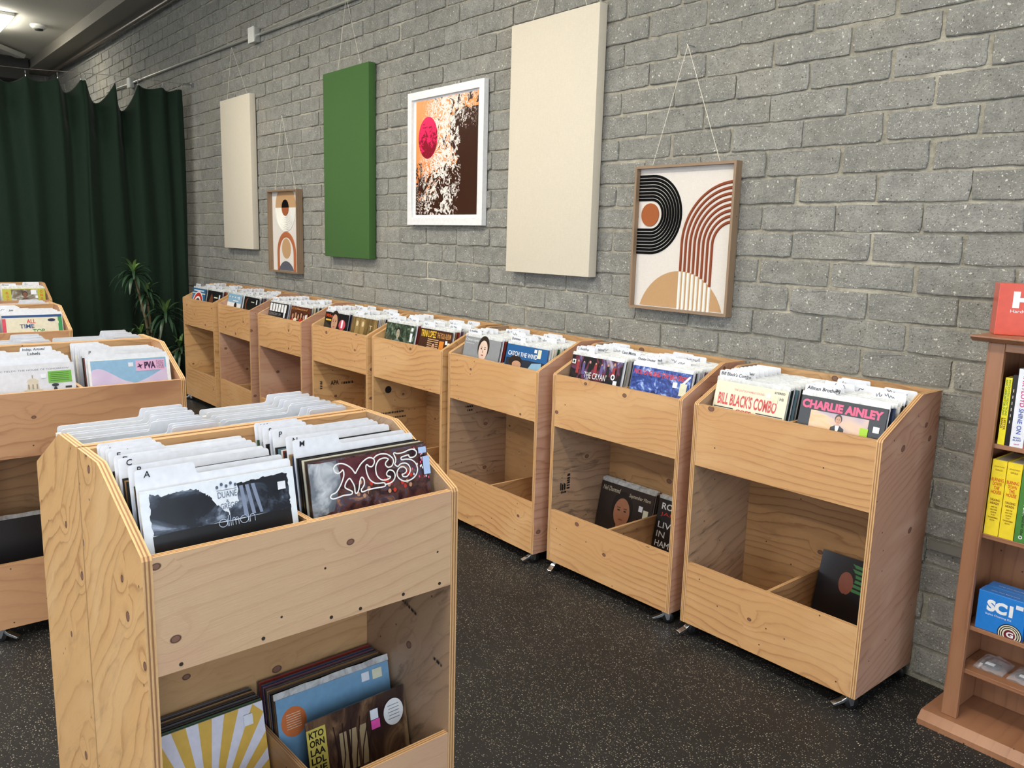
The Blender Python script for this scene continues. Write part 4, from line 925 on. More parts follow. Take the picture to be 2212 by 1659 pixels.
# ------------------------------------------------------------------ things on the wall
STR = flat('pale_string', (226, 220, 204), 0.8)
def strings(nail, ends, parent, inv):
    b_ = MB()
    for e in ends: b_.tube([(nail[0], -0.05, nail[2]), tuple(e)], 0.0012, STR, 5)
    n = MB(); n.tube([(nail[0], -0.001, nail[2]), (nail[0], -0.053, nail[2])], 0.003, CHROME, 6)
    for mb, nm_ in ((b_, 'hanging_string'), (n, 'nail')):
        mb.v = [tuple(Vector(p) - Vector(inv)) for p in mb.v]; mb.build(nm_, parent)
def fabric(name, rgb):
    t = NT(name); p = t.n('ShaderNodeTexCoord').outputs['Object']
    a = t.noise(t.vmath('MULTIPLY', p, (900, 900, 60)), 1, 2).outputs[0]; b_ = t.noise(t.vmath('MULTIPLY', p, (60, 60, 900)), 1, 2).outputs[0]
    wv = t.math('ADD', a, b_); t.set(t.b.inputs['Base Color'], t.mix(t.rng(wv, 0.7, 1.3), lin(tuple(v * 0.95 for v in rgb)), lin(rgb)))
    t.b.inputs['Roughness'].default_value = 0.9; t.bump(wv, 0.0006, 0.6); return t.m
def apanel(x0, x1, z0, z1, mat, label, nail, ends, group):
    r = empty('acoustic_panel', (x0, -0.02, z0)); tag(r, label, 'acoustic panel', group)
    b_ = MB(); b_.box(0, x1 - x0, -0.045, 0.005, 0, z1 - z0, mat); b_.build('fabric_cover', r, bevel=0.004, smooth=True)
    strings(nail, ends, r, (x0, -0.02, z0)); return r
LINEN = fabric('cream_linen', (212, 203, 186)); GREENF = fabric('green_felt', (60, 98, 44))
apanel(-7.30, -6.66, 1.335, 2.575, LINEN, 'tall cream fabric panel hung by the curtain, the smaller-looking of two cream ones', (-7.04, -0.025, 2.98), [(-6.78, -0.03, 2.575), (-7.22, -0.03, 2.575)], 'fabric panels hung on the wall')
apanel(-5.39, -4.77, 1.322, 2.552, GREENF, 'tall green fabric panel hung on the block wall', (-5.08, -0.025, 3.0), [(-4.93, -0.03, 2.552), (-5.24, -0.03, 2.552)], 'fabric panels hung on the wall')
apanel(-3.358, -2.745, 1.310, 2.522, LINEN, 'tall cream fabric panel between the orange print and the black arch picture', (-3.03, -0.025, 2.99), [(-2.86, -0.03, 2.522), (-3.24, -0.03, 2.522)], 'fabric panels hung on the wall')
def frame(r, w_, h_, fw_, d_, mat, back):
    b_ = MB(); y0, y1 = -d_, 0.0
    b_.box(0, fw_, y0, y1, 0, h_, mat, 2); b_.box(w_ - fw_, w_, y0, y1, 0, h_, mat, 2); b_.box(fw_, w_ - fw_, y0, y1, 0, fw_, mat, 0); b_.box(fw_, w_ - fw_, y0, y1, h_ - fw_, h_, mat, 0)
    b_.build('frame', r, merge=False)
# orange abstract print in white frame
def print_mat():
    t = NT('abstract_screenprint'); p = t.n('ShaderNodeTexCoord').outputs['Object']; s = t.n('ShaderNodeSeparateXYZ', None, Vector=p)
    u, v = s.outputs[0], s.outputs[2]   # metres on the sheet: 0..0.60 x 0..0.62
    a = t.noise(p, 15, 7, 0.68, 1.6).outputs[0]; bb = t.noise(t.vmath('ADD', p, (3, 1, 7)), 17, 6, 0.7, 2.2).outputs[0]; big = t.noise(p, 6, 3, 0.5, 0.5).outputs[0]
    wv = t.math('ADD', u, t.math('MULTIPLY', t.math('SUBTRACT', big, 0.5), 0.30)); wz = t.math('ADD', v, t.math('MULTIPLY', t.math('SUBTRACT', a, 0.5), 0.35))
    right = t.math('MULTIPLY', t.rng(wv, 0.36, 0.46, 0, 1), t.rng(wz, 0.56, 0.40, 0, 1))
    low = t.math('MULTIPLY', t.rng(v, 0.34, 0.05, 0, 1), 0.30)
    mid_ = t.math('MULTIPLY', t.rng(u, 0.10, 0.40, 0, 1), 0.10)
    bk = t.math('ADD', t.math('ADD', a, t.math('MULTIPLY', right, 0.40)), t.math('ADD', low, mid_))
    brown = t.math('GREATER_THAN', bk, 0.64)
    # loose ridged white strokes in a diagonal zone
    ridge = t.math('ABSOLUTE', t.math('SUBTRACT', bb, 0.5))
    zone = t.math('SUBTRACT', 1.0, t.math('MULTIPLY', t.math('ABSOLUTE', t.math('SUBTRACT', u, t.math('ADD', 0.24, t.math('MULTIPLY', v, 0.18)))), 3.6))
    white = t.math('MULTIPLY', t.math('LESS_THAN', ridge, t.math('MULTIPLY', zone, 0.075)), t.math('LESS_THAN', right, 0.65))
    cd = t.vmath('SUBTRACT', p, (0.125, 0, 0.415)); ln = t.n('ShaderNodeVectorMath', {'operation': 'LENGTH'}, _0=t.vmath('MULTIPLY', cd, (1, 0, 0.88))).outputs['Value']
    sun = t.math('LESS_THAN', ln, 0.098); veil = t.math('MULTIPLY', sun, t.math('GREATER_THAN', t.math('ADD', a, t.math('MULTIPLY', t.math('SUBTRACT', 0.42, v), 1.0)), 0.51))
    c = t.mix(t.rng(v, 0.0, 0.62), lin((226, 132, 70)), lin((242, 160, 98)))
    c = t.mix(white, c, lin((240, 232, 224))); c = t.mix(brown, c, lin((62, 36, 26)))
    strokes = t.math('MULTIPLY', white, t.math('LESS_THAN', t.noise(p, 19, 4, 0.6, 1.5).outputs[0], 0.52)); c = t.mix(strokes, c, lin((238, 232, 226)))
    c = t.mix(sun, c, lin((232, 36, 96))); c = t.mix(veil, c, lin((138, 22, 42)))
    t.set(t.b.inputs['Base Color'], c); t.b.inputs['Roughness'].default_value = 0.2; t.b.inputs['Coat Weight'].default_value = 0.4; return t.m
WHF = flat('white_painted_frame', (232, 232, 234), 0.35)
r = empty('framed_print', (-4.345, -0.014, 1.545)); tag(r, 'orange and brown abstract print with a pink disc in a white frame', 'picture')
frame(r, 0.745, 0.765, 0.042, 0.030, WHF, WHF)
b = MB(); b.box(0.04, 0.705, -0.012, -0.006, 0.04, 0.725, flat('white_mat_board', (236, 236, 236), 0.6)); b.build('mat_board', r)
b = MB(); b.box(0, 0.605, -0.002, 0, 0, 0.615, print_mat()); o = b.build('print_sheet', r); o.location = (0.07, -0.0125, 0.060); o.scale = (1, 1, 1.062)
# textile pictures
LIN2 = fabric('offwhite_linen', (218, 212, 206)); RUST = fabric('rust_cord', (136, 66, 36)); BLKC = flat('black_cord', (12, 12, 12), 0.95, spec=0.1); TANF = fabric('tan_cloth', (186, 148, 106)); WHC = fabric('white_cord', (238, 236, 230)); SLT = fabric('slate_cloth', (82, 84, 96)); ORF = fabric('orange_felt', (158, 86, 42)); OCH = fabric('brick_orange_cloth', (170, 96, 56))
def cord(b_, pts, wd, m_, h_=0.005, y=0.0):
    """raised cord laid on the cloth"""
    P = [Vector(p_) for p_ in pts]; rows = []
    for i, p_ in enumerate(P):
        d = P[min(i + 1, len(P) - 1)] - P[max(i - 1, 0)]; d.normalize(); n = Vector((-d.y, d.x)) * wd / 2
        a, c_ = p_ + n, p_ - n; a2, c2 = p_ + n * .6, p_ - n * .6
        rows.append([(c_.x, y, c_.y), (c2.x, y - h_, c2.y), (a2.x, y - h_, a2.y), (a.x, y, a.y)])
    for i in range(len(rows) - 1):
        for k in range(3): b_.face([rows[i][k], rows[i + 1][k], rows[i + 1][k + 1], rows[i][k + 1]], m_)
    b_.face([rows[0][k] for k in range(4)], m_); b_.face([rows[-1][k] for k in (3, 2, 1, 0)], m_)
def disc(b_, cx, cz, r_, m_, y, a0=0, a1=2 * PI, n=48, zmin=None, zmax=None, h_=0.002):
    pts = [(cx + r_ * math.cos(a0 + (a1 - a0) * i / n), cz + r_ * math.sin(a0 + (a1 - a0) * i / n)) for i in range(n + 1)]
    if zmin is not None: pts = [p_ for p_ in pts if p_[1] >= zmin - 1e-6]
    if zmax is not None: pts = [(x, min(z, zmax)) for x, z in pts]
    pts = [p_ for i, p_ in enumerate(pts) if i == 0 or math.dist(p_, pts[i - 1]) > 1e-6]
    if math.dist(pts[0], pts[-1]) < 1e-6: pts.pop()
    b_.slab(pts, 1, y - h_, y, m_, m_)
r = empty('framed_textile', (-2.500, -0.012, 1.190)); tag(r, 'framed textile picture with black arches and rust stripes, right of the large cream panel', 'picture', 'framed textile pictures')
FW, FH = 0.523, 0.612; frame(r, FW, FH, 0.011, 0.038, W_FRAME, None)
b = MB(); b.box(0.011, FW - 0.011, -0.012, -0.004, 0.011, FH - 0.011, LIN2); b.build('linen_backing', r)
g = MB(); x0 = 0.011; cx, cz = x0 + 0.072, 0.011 + 0.59 * 0.67; Y = -0.012
for i in range(8):
    rr_ = 0.064 + i * 0.0142; cord(g, [(x0, cz + rr_)] + [(cx + rr_ * math.sin(a), cz + rr_ * math.cos(a)) for a in [PI * k / 30 for k in range(31)]] + [(x0, cz - rr_)], 0.0116, BLKC, y=Y)
g.build('black_cord_arches', r, merge=False)
g = MB(); disc(g, x0 + 0.067, cz, 0.049, ORF, Y, h_=0.004); g.build('orange_felt_disc', r)
g = MB(); hx, hz, hr = x0 + 0.252, 0.011 - 0.07, 0.231; disc(g, hx, hz, hr, TANF, Y, 0, PI, zmin=0.011); g.build('tan_cloth_hill', r)
g = MB(); g2 = MB(); rx, rz_ = FW - 0.012, 0.011 + 0.59 * 0.46
for i in range(8):
    rr_ = 0.096 + i * 0.0222; X = rx - rr_; zb = hz + math.sqrt(max(0, hr * hr - (X - hx) ** 2))
    cord(g, [(rx, rz_ + rr_)] + [(rx - rr_ * math.sin(a), rz_ + rr_ * math.cos(a)) for a in [PI / 2 * k / 20 for k in range(1, 21)]] + [(X, zb)], 0.0125, RUST, y=Y)
    cord(g2, [(X + 0.001, zb - 0.002), (X + 0.001, 0.011)], 0.0125, WHC, y=Y - 0.002)
g.build('rust_cord_arches', r, merge=False); g2.build('white_cord_stripes', r, merge=False)
strings((-2.251, -0.03, 2.266), [(-2.07, -0.03, 1.802), (-2.42, -0.03, 1.802)], r, (-2.500, -0.012, 1.190))
r = empty('framed_textile', (-6.372, -0.012, 1.172)); tag(r, 'framed textile picture with a rust arch and white rings, left of the green panel', 'picture', 'framed textile pictures')
FW, FH = 0.527, 0.630; frame(r, FW, FH, 0.012, 0.050, W_FRAME, None)
b = MB(); b.box(0.012, FW - 0.012, -0.012, -0.004, 0.012, FH - 0.012, LIN2); b.build('linen_backing', r)
cx = FW / 2 - 0.005; cz = 0.012 + 0.485
g = MB(); disc(g, cx, cz, 0.18, TANF, Y, 0, PI, zmax=FH - 0.013); g.build('tan_half_disc', r)
g = MB()
for i in range(9): rr_ = 0.07 + i * 0.0135; cord(g, [(cx + rr_ * math.cos(a), cz + rr_ * math.sin(a)) for a in [-PI * k / 30 for k in range(31)]], 0.0105, WHC, y=Y)
g.build('white_cord_rings', r, merge=False)
g = MB(); disc(g, cx, cz, 0.061, BLKC, Y - 0.003, 0, PI, h_=0.003); g.build('black_half_disc', r)
g = MB(); disc(g, cx, cz, 0.061, ORF, Y - 0.003, PI, 2 * PI, h_=0.003); g.build('rust_half_disc', r)
cz = 0.145; g = MB(); rm = 0.147; cord(g, [(cx - rm, 0.012)] + [(cx - rm * math.cos(a), cz + rm * math.sin(a)) for a in [PI * k / 30 for k in range(31)]] + [(cx + rm, 0.012)], 0.045, OCH, 0.003, Y); g.build('rust_arch', r, merge=False)
g = MB(); disc(g, cx, 0.185, 0.078, TANF, Y); g.build('tan_disc', r)
g = MB(); disc(g, cx, -0.072, 0.159, SLT, Y - 0.004, 0, PI, zmin=0.012); g.build('slate_hill', r)
strings((-6.094, -0.03, 2.353), [(-5.92, -0.03, 1.802), (-6.29, -0.03, 1.802)], r, (-6.372, -0.012, 1.172))

# conduit and boxes
GALV = flat('galvanised_steel', (206, 206, 200), 0.38, 0.75)
r = empty('electrical_conduit', (-6.6, -0.03, 3.0)); tag(r, 'thin steel conduit pipe running along the block wall above the pictures', 'pipe')
b = MB(); pts = [(-11.0, 3.068), (-10.0, 3.052), (-8.3, 3.030), (-6.62, 3.002), (-5.1, 2.975), (-3.4, 2.962), (-1.5, 2.955)]
for run in ([(-11.0, 3.068), (-10.034, 3.0525)], [(-9.926, 3.051), (-8.3, 3.030), (-6.658, 3.003)], [(-6.542, 3.001), (-5.1, 2.975), (-3.4, 2.962), (-1.5, 2.955)]):
    b = MB(); b.tube([(x + 6.6, 0.0, z - 3.0) for x, z in run], 0.0105, GALV, 10); b.build('pipe', r, smooth=True)
b = MB(); b.tube([(1.04, 0, -0.018), (1.10, 0, -0.019)], 0.0135, GALV, 10); b.build('coupling', r, smooth=True)
WBX = flat('white_box_lid', (214, 214, 208), 0.4)
for x, z, s_, lb in ((-6.60, 3.004, .055, 'square junction box with white lid on the conduit, near the small cream panel'), (-9.98, 3.052, .05, 'square junction box with white lid on the conduit, above the green curtain')):
    o = empty('junction_box', (x, -0.012, z)); tag(o, lb, 'junction box', 'junction boxes on the conduit')
    b = MB(); b.box(-s_, s_, -0.045, 0, -s_, s_, GALV); b.build('box_body', o, bevel=.003); b = MB(); b.box(-s_ - .003, s_ + .003, -0.053, -0.0455, -s_ - .003, s_ + .003, WBX); b.build('lid', o, bevel=.002)
b = MB(); b.tube([(X0 + 0.5, -0.10, 3.615), (-8.4, -0.10, 3.60), (X1 - 0.05, -0.10, 3.60)], 0.02, flat('brown_pipe', (88, 78, 70), 0.4), 10)
tag(b.build('ceiling_pipe', smooth=True), 'brown pipe running under the ceiling beam at the wall', 'pipe')

# ------------------------------------------------------------------ ceiling fittings
LAMPW = flat('lit_lamp_cover', (255, 250, 236), 0.4, emit=9.0); LAMPB = flat('bright_lamp_cover', (255, 250, 236), 0.4, emit=34.0); LBODY = flat('lamp_housing', (220, 218, 210), 0.5)
def tube_lamp(x, y, label, l_=1.25, d_=0.30, drop=0.0):
    r = empty('ceiling_light', (x, y, CEIL - drop));
    if drop:
        for q_ in (-.4, .4):
            b = MB(); b.tube([(q_, 0, 0.0), (q_, 0, drop - 0.001)], 0.004, CHROME, 6); b.build('suspension_rod', r)
    tag(r, label, 'ceiling light', 'suspended lights' if drop else 'ceiling lights')
    b = MB(); b.box(-l_ / 2, l_ / 2, -d_ / 2, d_ / 2, -0.035, -0.001, LBODY); b.build('housing', r, bevel=.004)
    b = MB(); b.slab([(-d_ / 2 + .01, -0.036), (-d_ / 2 + .05, -0.10), (d_ / 2 - .05, -0.10), (d_ / 2 - .01, -0.036)], 0, -l_ / 2 + .01, l_ / 2 - .01, LAMPW if drop else LAMPB, LAMPW if drop else LAMPB); b.build('diffuser', r, bevel=.008)
for x, y in CEIL_LAMPS: tube_lamp(x, y, 'unseen tube light hung low to brighten the ceiling', drop=0.45)  # unseen fixtures; hanging drop made up to go with the added uplights
tube_lamp(-11.5, -1.08, 'lit ceiling tube light at the upper left corner', 0.95)
r = empty('smoke_detector', (-11.45, -0.62, CEIL)); tag(r, 'small white smoke detector on the ceiling near the lit lamp', 'smoke detector')
b = MB(); b.tube([(0, 0, -0.0005), (0, 0, -0.02), (0, 0, -0.04), (0, 0, -0.045)], [0.09, 0.09, 0.07, 0.05], WBX, 24); b.build('cover', r, smooth=True)
b = MB(); b.tube([(0, 0, -0.0455), (0, 0, -0.058)], 0.045, flat('dark_vent', (40, 40, 38), 0.6), 20); b.build('sensor_vent', r, smooth=True)
b = MB(); b.slab([(-0.08, 0), (0.08, 0), (0.05, -0.05), (-0.05, -0.05)], 0, 0, 1.3, LBODY, LBODY); o = b.build('unlit_batten'); o.location = (-13.37, -0.50, CEIL - 0.03); o.rotation_euler = (0, 0, -0.64)
tag(o, 'pale unlit batten fitting on the ceiling beyond the curtain', 'ceiling fitting')

# ------------------------------------------------------------------ curtain on its wire
CX0 = -8.10
hooks = [-0.115, -0.155, -0.285, -0.50, -0.69, -0.93, -0.965, -1.145, -1.384, -1.62, -1.86, -2.08, -2.32, -2.55, -2.80, -3.0, -3.25, -3.5]
sags = [.0, .02, .015, .22, .17, .01, .10, .03, .055, .10, .05, .12, .05, .1, .06, .1, .05]
deps = [.0, .07, .10, .20, .20, .01, .16, .10, .11, .16, .1, .18, .1, .16, .12, .16, .1]
ZH = [2.755, 2.755, 2.755, 2.752, 2.748, 2.735, 2.733, 2.722, 2.706, 2.700] + [2.695] * 8
cols = []; rr = random.Random(5)
for i in range(len(hooks) - 1):
    a, b_ = hooks[i], hooks[i + 1]; n = 12 if abs(b_ - a) > 0.06 else 3
    lean_ = rr.uniform(-.3, .3)
    for k in range(n):
        s_ = k / n; cols.append((a + (b_ - a) * s_, s_, i, lean_))
cols.append((hooks[-1], 0, len(hooks) - 2, 0))
NZ = 60; V = []; F = []
for ci, (y, s_, i, ln) in enumerate(cols):
    sg = sags[i] * math.sin(PI * s_) ** 0.9; top = ZH[i] + (ZH[i + 1] - ZH[i]) * s_ - sg
    for j in range(NZ + 1):
        f = (j / NZ) ** 1.3; z = top + (0.03 - top) * f; dz = top - z
        nearhook = math.sin(PI * s_)
        w_ = math.exp(-dz / 0.28)
        fold = -deps[i] * nearhook ** (1.25 + 0.75 * (1 - w_)) * (0.42 + 0.58 * w_) * (1 - 0.25 * f)
        wave = 0.010 * math.sin(y * 23 + i * 1.7 + z * 0.8) * (1 - w_) + 0.006 * math.sin(y * 41 + z * 1.3) * (1 - w_)
        crease = 0.03 * math.exp(-((dz - (0.10 + deps[i] * 0.9)) / 0.07) ** 2) * nearhook ** 3 * (sags[i] > .03)
        yy = y - 0.012 * math.sin(z * 2.1 + i) * (1 - w_) + ln * .04 * nearhook * f
        V.append((CX0 + fold + wave - crease + 0.015 * f, min(yy, -0.045), z))
for c in range(len(cols) - 1):
    for j in range(NZ):
        a = c * (NZ + 1) + j; F.append((a, a + 1, a + NZ + 2, a + NZ + 1))
def curtain_mat():
    t = NT('dark_green_curtain_cloth'); p = t.n('ShaderNodeTexCoord').outputs['Object']
    n1 = t.noise(t.vmath('MULTIPLY', p, (300, 300, 40)), 1, 2).outputs[0]; n2 = t.noise(t.vmath('MULTIPLY', p, (3, 3, 12)), 1.0, 3, 0.6, 0.5).outputs[0]
    t.set(t.b.inputs['Base Color'], t.mix(n1, lin((17, 32, 23)), lin((26, 43, 31)))); t.b.inputs['Specular IOR Level'].default_value = 0.15; t.b.inputs['Roughness'].default_value = 0.8
    t.b.inputs['Sheen Weight'].default_value = 0.08; t.b.inputs['Sheen Roughness'].default_value = 0.4
    t.bump(t.math('ADD', n2, t.math('MULTIPLY', n1, .08)), 0.012, 0.35); return t.m
r = empty('curtain', (CX0, -1.6, 0.0)); tag(r, 'long dark green curtain hanging in folds from a ceiling-height wire', 'curtain')
o = link_mesh('curtain_cloth', [(x - CX0, y + 1.6, z) for x, y, z in V], F, [curtain_mat()], r, smooth=True)
sm = o.modifiers.new('s', 'SOLIDIFY'); sm.thickness = 0.002
for i, y in enumerate(hooks):
    b = MB(); z = ZH[i]; b.tube([(0, y + 1.6, z - 0.006), (0.004, y + 1.6, z + 0.012), (-0.004, y + 1.6, z + 0.03), (0.0, y + 1.6, z + 0.048)], [0.005, 0.002, 0.005, 0.002], CHROME, 7); b.build('curtain_clip', r)
r = empty('curtain_wire', (-8.10, 0, 2.81)); tag(r, 'taut steel wire with a round wall mount carrying the green curtain', 'wire')
b = MB(); b.tube([(0, -0.02, 0.0)] + [(0, y, ZH[i] + 0.052 - 2.81) for i, y in enumerate(hooks)] + [(0, Y0 + 0.02, -0.07)], 0.0028, CHROME, 6); b.build('wire', r)
b = MB(); b.tube([(0, -0.005, 0), (0, -0.03, 0)], 0.022, CHROME, 14); b.tube([(0, -0.03, 0), (0, -0.10, 0.0)], 0.009, CHROME, 10); b.build('wall_mount', r)

# ------------------------------------------------------------------ potted plant
def leafmat():
    t = NT('dark_green_leaf'); a = t.n('ShaderNodeAttribute', {'attribute_name': 'young'}).outputs['Fac']
    t.set(t.b.inputs['Base Color'], t.mix(a, lin((40, 68, 46)), lin((120, 156, 80)))); t.b.inputs['Roughness'].default_value = 0.38
    return t.m
LEAF = leafmat(); BARK = flat('tan_cane', (104, 90, 66), 0.8)
PX, PY = -7.62, -0.62
r = empty('potted_dracaena', (PX, PY, 0)); tag(r, 'tall potted dracaena with strap leaves between the curtain and the last wall bin', 'plant')
b = MB(); b.tube([(0, 0, 0.001), (0, 0, 0.27), (0, 0, 0.275)], [0.11, 0.15, 0.14], flat('dark_pot', (44, 42, 42), 0.5), 28); b.build('pot', r, smooth=True)
crowns = [(0.0, -0.13, 1.10, 0.24), (0.04, 0.11, 0.74, 0.27), (0.0, -0.10, 0.56, 0.20), (0.05, 0.22, 0.43, 0.22), (-0.04, -0.02, 0.92, 0.19), (0.0, 0.10, 0.33, 0.18)]
rr = random.Random(12)
for i, (dx, dy, z, Ln) in enumerate(crowns):
    b = MB(); b.tube([(dx * .1, dy * .1, 0.26), (dx * .5 + .02, dy * .4, 0.26 + (z - .26) * .5), (dx, dy, z)], [0.014, 0.012, 0.009], BARK, 8); b.build('stem', r, smooth=True)
    Vv = []; Ff = []; Yg = []
    N = 34
    for k in range(N):
        el = 1.35 - 1.75 * (k / N) + rr.uniform(-.12, .12); az = k * 2.39996 + rr.uniform(-.25, .25); L_ = Ln * rr.uniform(.75, 1.1) * (0.65 if k < 5 else 1)
        base = Vector((dx, dy, z - 0.05 * k / N)); d = Vector((math.cos(az) * math.cos(el), math.sin(az) * math.cos(el), math.sin(el))); side = Vector((-math.sin(az), math.cos(az), 0)); pts = base.copy(); n = 9; b0 = len(Vv)
        for j in range(n + 1):
            f = j / n; wd = 0.0135 * (math.sin(PI * (0.12 + 0.88 * f)) ** .7) if f < 1 else 0.0005
            up_ = Vector((0, 0, 1)) * wd * .35
            Vv += [tuple(pts - side * wd + up_), tuple(pts), tuple(pts + side * wd + up_)]; Yg += [max(0, 1 - k / 7)] * 3
            pts = pts + d * (L_ / n); d = (d + Vector((0, 0, -0.20 - 0.06 * (k > 8)))).normalized()
        for j in range(n):
            for c_ in range(2): a_ = b0 + j * 3 + c_; Ff.append((a_, a_ + 1, a_ + 4, a_ + 3))
    # keep clear of the neighbouring bin
    Vv = [(min(x, 0.29), min(y, 0.55), max(z_, 0.02)) for x, y, z_ in Vv]
    o = link_mesh('leaf_crown', Vv, Ff, [LEAF], r, smooth=True); at = o.data.attributes.new('young', 'FLOAT', 'POINT'); at.data.foreach_set('value', Yg)

# ------------------------------------------------------------------ bookcase and its contents
BX, BYF = -0.936, -0.225; BWD = 0.86
r = empty('bookcase', (BX, BYF, 0)); tag(r, 'low cherry-stained wooden bookcase against the wall at right edge', 'bookcase')
def part(nm_, bx_, grain=None, bev=0.0015, mat=None):
    b_ = MB(); b_.box(*bx_, mat or W_CASE, grain); return b_.build(nm_, r, bevel=bev)
part('side_panel', (0.004, 0.022, 0.018, 0.205, 0.041, 1.21), 2); part('side_panel', (BWD - 0.022, BWD - 0.004, 0.018, 0.205, 0.041, 1.21), 2)
part('face_stile', (0, 0.046, 0, 0.0175, 0.0405, 1.219), 2, .003); part('face_stile', (BWD - 0.046, BWD, 0, 0.0175, 0.0405, 1.219), 2, .003)
part('face_rail', (0.0465, BWD - 0.0465, 0.002, 0.0175, 1.195, 1.219), 0); part('back_panel', (0.0225, BWD - 0.0225, 0.196, 0.204, 0.041, 1.205), 2, 0)
b = MB(); b.slab([(-0.035, 0.2365 - 1.0 + 1.0), ] and [(-0.012, 1.2195), (0.0, 1.2195), (0.205, 1.2195), (0.205, 1.2375), (-0.035, 1.2375), (-0.035, 1.233), (-0.02, 1.223)], 0, -0.038, BWD + 0.038, W_CASE, W_CASE); b.build('top_board', r)
b = MB(); b.slab([(-0.052, 0.0005), (0.205, 0.0005), (0.205, 0.040), (-0.025, 0.040), (-0.052, 0.018)], 0, -0.048, BWD + 0.048, W_CASE, W_CASE); b.build('base_board', r)
SH = [0.922, 0.645, 0.348, 0.205]
for z in SH: part('shelf', (0.0235, BWD - 0.0235, 0.018, 0.195, z - 0.014, z - 0.0005), 0)
def book(x, z, w_, h_, d_, cov, label, words, yoff=0.0, group=None, page=True):
    o = empty('book', (BX + x, BYF + 0.02 + yoff, z)); tag(o, label, 'book', group)
    b_ = MB(); b_.box(0, w_, 0, 0.004, 0, h_, cov); b_.box(0, 0.002, 0.004, d_, 0, h_, cov); b_.box(w_ - 0.002, w_, 0.004, d_, 0, h_, cov); b_.build('cover', o, merge=False)
    b_ = MB(); b_.box(0.0025, w_ - 0.0025, 0.0045, d_ - 0.004, 0.002, h_ - 0.004, flat('book_pages', (226, 220, 206), 0.8)); b_.build('pages', o)
    A_ = Art(w_, h_, -0.0002, 0.0, step=0.0001)
    for wd in words:
        s_, u, v, wu, hv, m_, rot = wd
        if rot: # text runs down the spine: u,v = upper left corner of the run, wu = run length, hv = letter height (metres)
            A_.text(s_, u + hv / w_ * 0, v, wu / w_, hv / h_, m_, bold=.02, rot=-PI / 2)
        else: A_.text(s_, u, v, wu, hv, m_, bold=.01)
    A_.finish(o, 'spine_art', 'spine_lettering'); return o
MG = C('print_magenta', (196, 40, 120)); NVY = C('print_navy', (26, 32, 70)); GRNT = C('print_green_text', (60, 140, 60)); BRN = C('print_brown_text', (120, 60, 30)); BLT = C('print_blue_text', (60, 90, 170)); RDT = C('print_red_text', (206, 66, 36))
YB = C('book_yellow', (240, 226, 44)); YB2 = C('book_gold_yellow', (238, 210, 50)); BB = C('book_black', (28, 26, 28)); WB_ = C('book_white', (232, 234, 242)); RB = C('book_red', (214, 74, 52)); GB = C('book_green', (74, 130, 60))
book(0.052, SH[0], 0.018, 0.198, 0.13, YB, 'thin yellow paperback at the left end of the top shelf', [('PSYCHOTIC REACTIONS', .52, .97, .105, .0055, GRNT, 1), ('AND CARBURETOR DUNG', .12, .97, .105, .0055, GRNT, 1), ('LESTER', .52, .40, .035, .0055, BRN, 1), ('BANGS', .12, .40, .03, .0055, BRN, 1)])
book(0.0715, SH[0], 0.012, 0.208, 0.13, BB, 'thin black paperback between the yellow and white books', [('- - - - - -', .35, .8, .1, .002, CRM, 1)])
book(0.0845, SH[0], 0.035, 0.228, 0.15, WB_, 'thick white book with magenta and blue spine lettering on the top shelf', [('PINK FLOYD', .35, .95, .098, .0125, MG, 1), ('SHINE ON', .35, .50, .075, .0125, BLT, 1), ('MARK', .2, .11, .6, .022, BLT, 0), ('BLAKE', .2, .08, .6, .022, BLT, 0), ('wmf', .3, .03, .4, .02, MG, 0)])
book(0.1205, SH[0], 0.030, 0.225, 0.15, RB, 'red book at the picture edge on the top shelf', [('NOTES', .25, .4, .07, .014, CRM, 1)])
for k, lb in ((0, 'thick yellow hardback with red words, left of the twin pair on the second shelf'), (1, 'thick yellow hardback with red words, between its twin and the green book')):
    book(0.047 + k * 0.041, SH[1], 0.039, 0.230, 0.155, YB2, lb, [('JONATHAN', .15, .90, .7, .022, BRN, 0), ('GOULD', .25, .86, .5, .022, BRN, 0), ('BURNING', .08, .72, .84, .045, RDT, 0), ('DOWN', .2, .665, .6, .045, RDT, 0), ('THE', .3, .61, .4, .045, RDT, 0), ('HOUSE', .15, .555, .7, .045, RDT, 0), ('TALKING', .15, .46, .7, .03, BRN, 0), ('HEADS', .2, .415, .6, .03, BRN, 0), ('AND THE', .28, .37, .44, .018, BRN, 0), ('NEW YORK', .25, .335, .5, .018, BRN, 0), ('SCENE', .3, .30, .4, .018, BRN, 0), ('THAT', .33, .265, .34, .018, BRN, 0), ('TRANSFORMED', .15, .23, .7, .018, BRN, 0), ('ROCK', .33, .195, .34, .018, BRN, 0)], group='twin yellow hardbacks')
book(0.129, SH[1], 0.030, 0.215, 0.15, GB, 'green hardback right of the yellow pair on the second shelf', [('NEW YORK', .45, .70, .07, .012, WH, 1), ('Bound for Glory', .4, .42, .075, .009, BB, 1), ('o', .35, .05, .35, .05, WH, 0)])
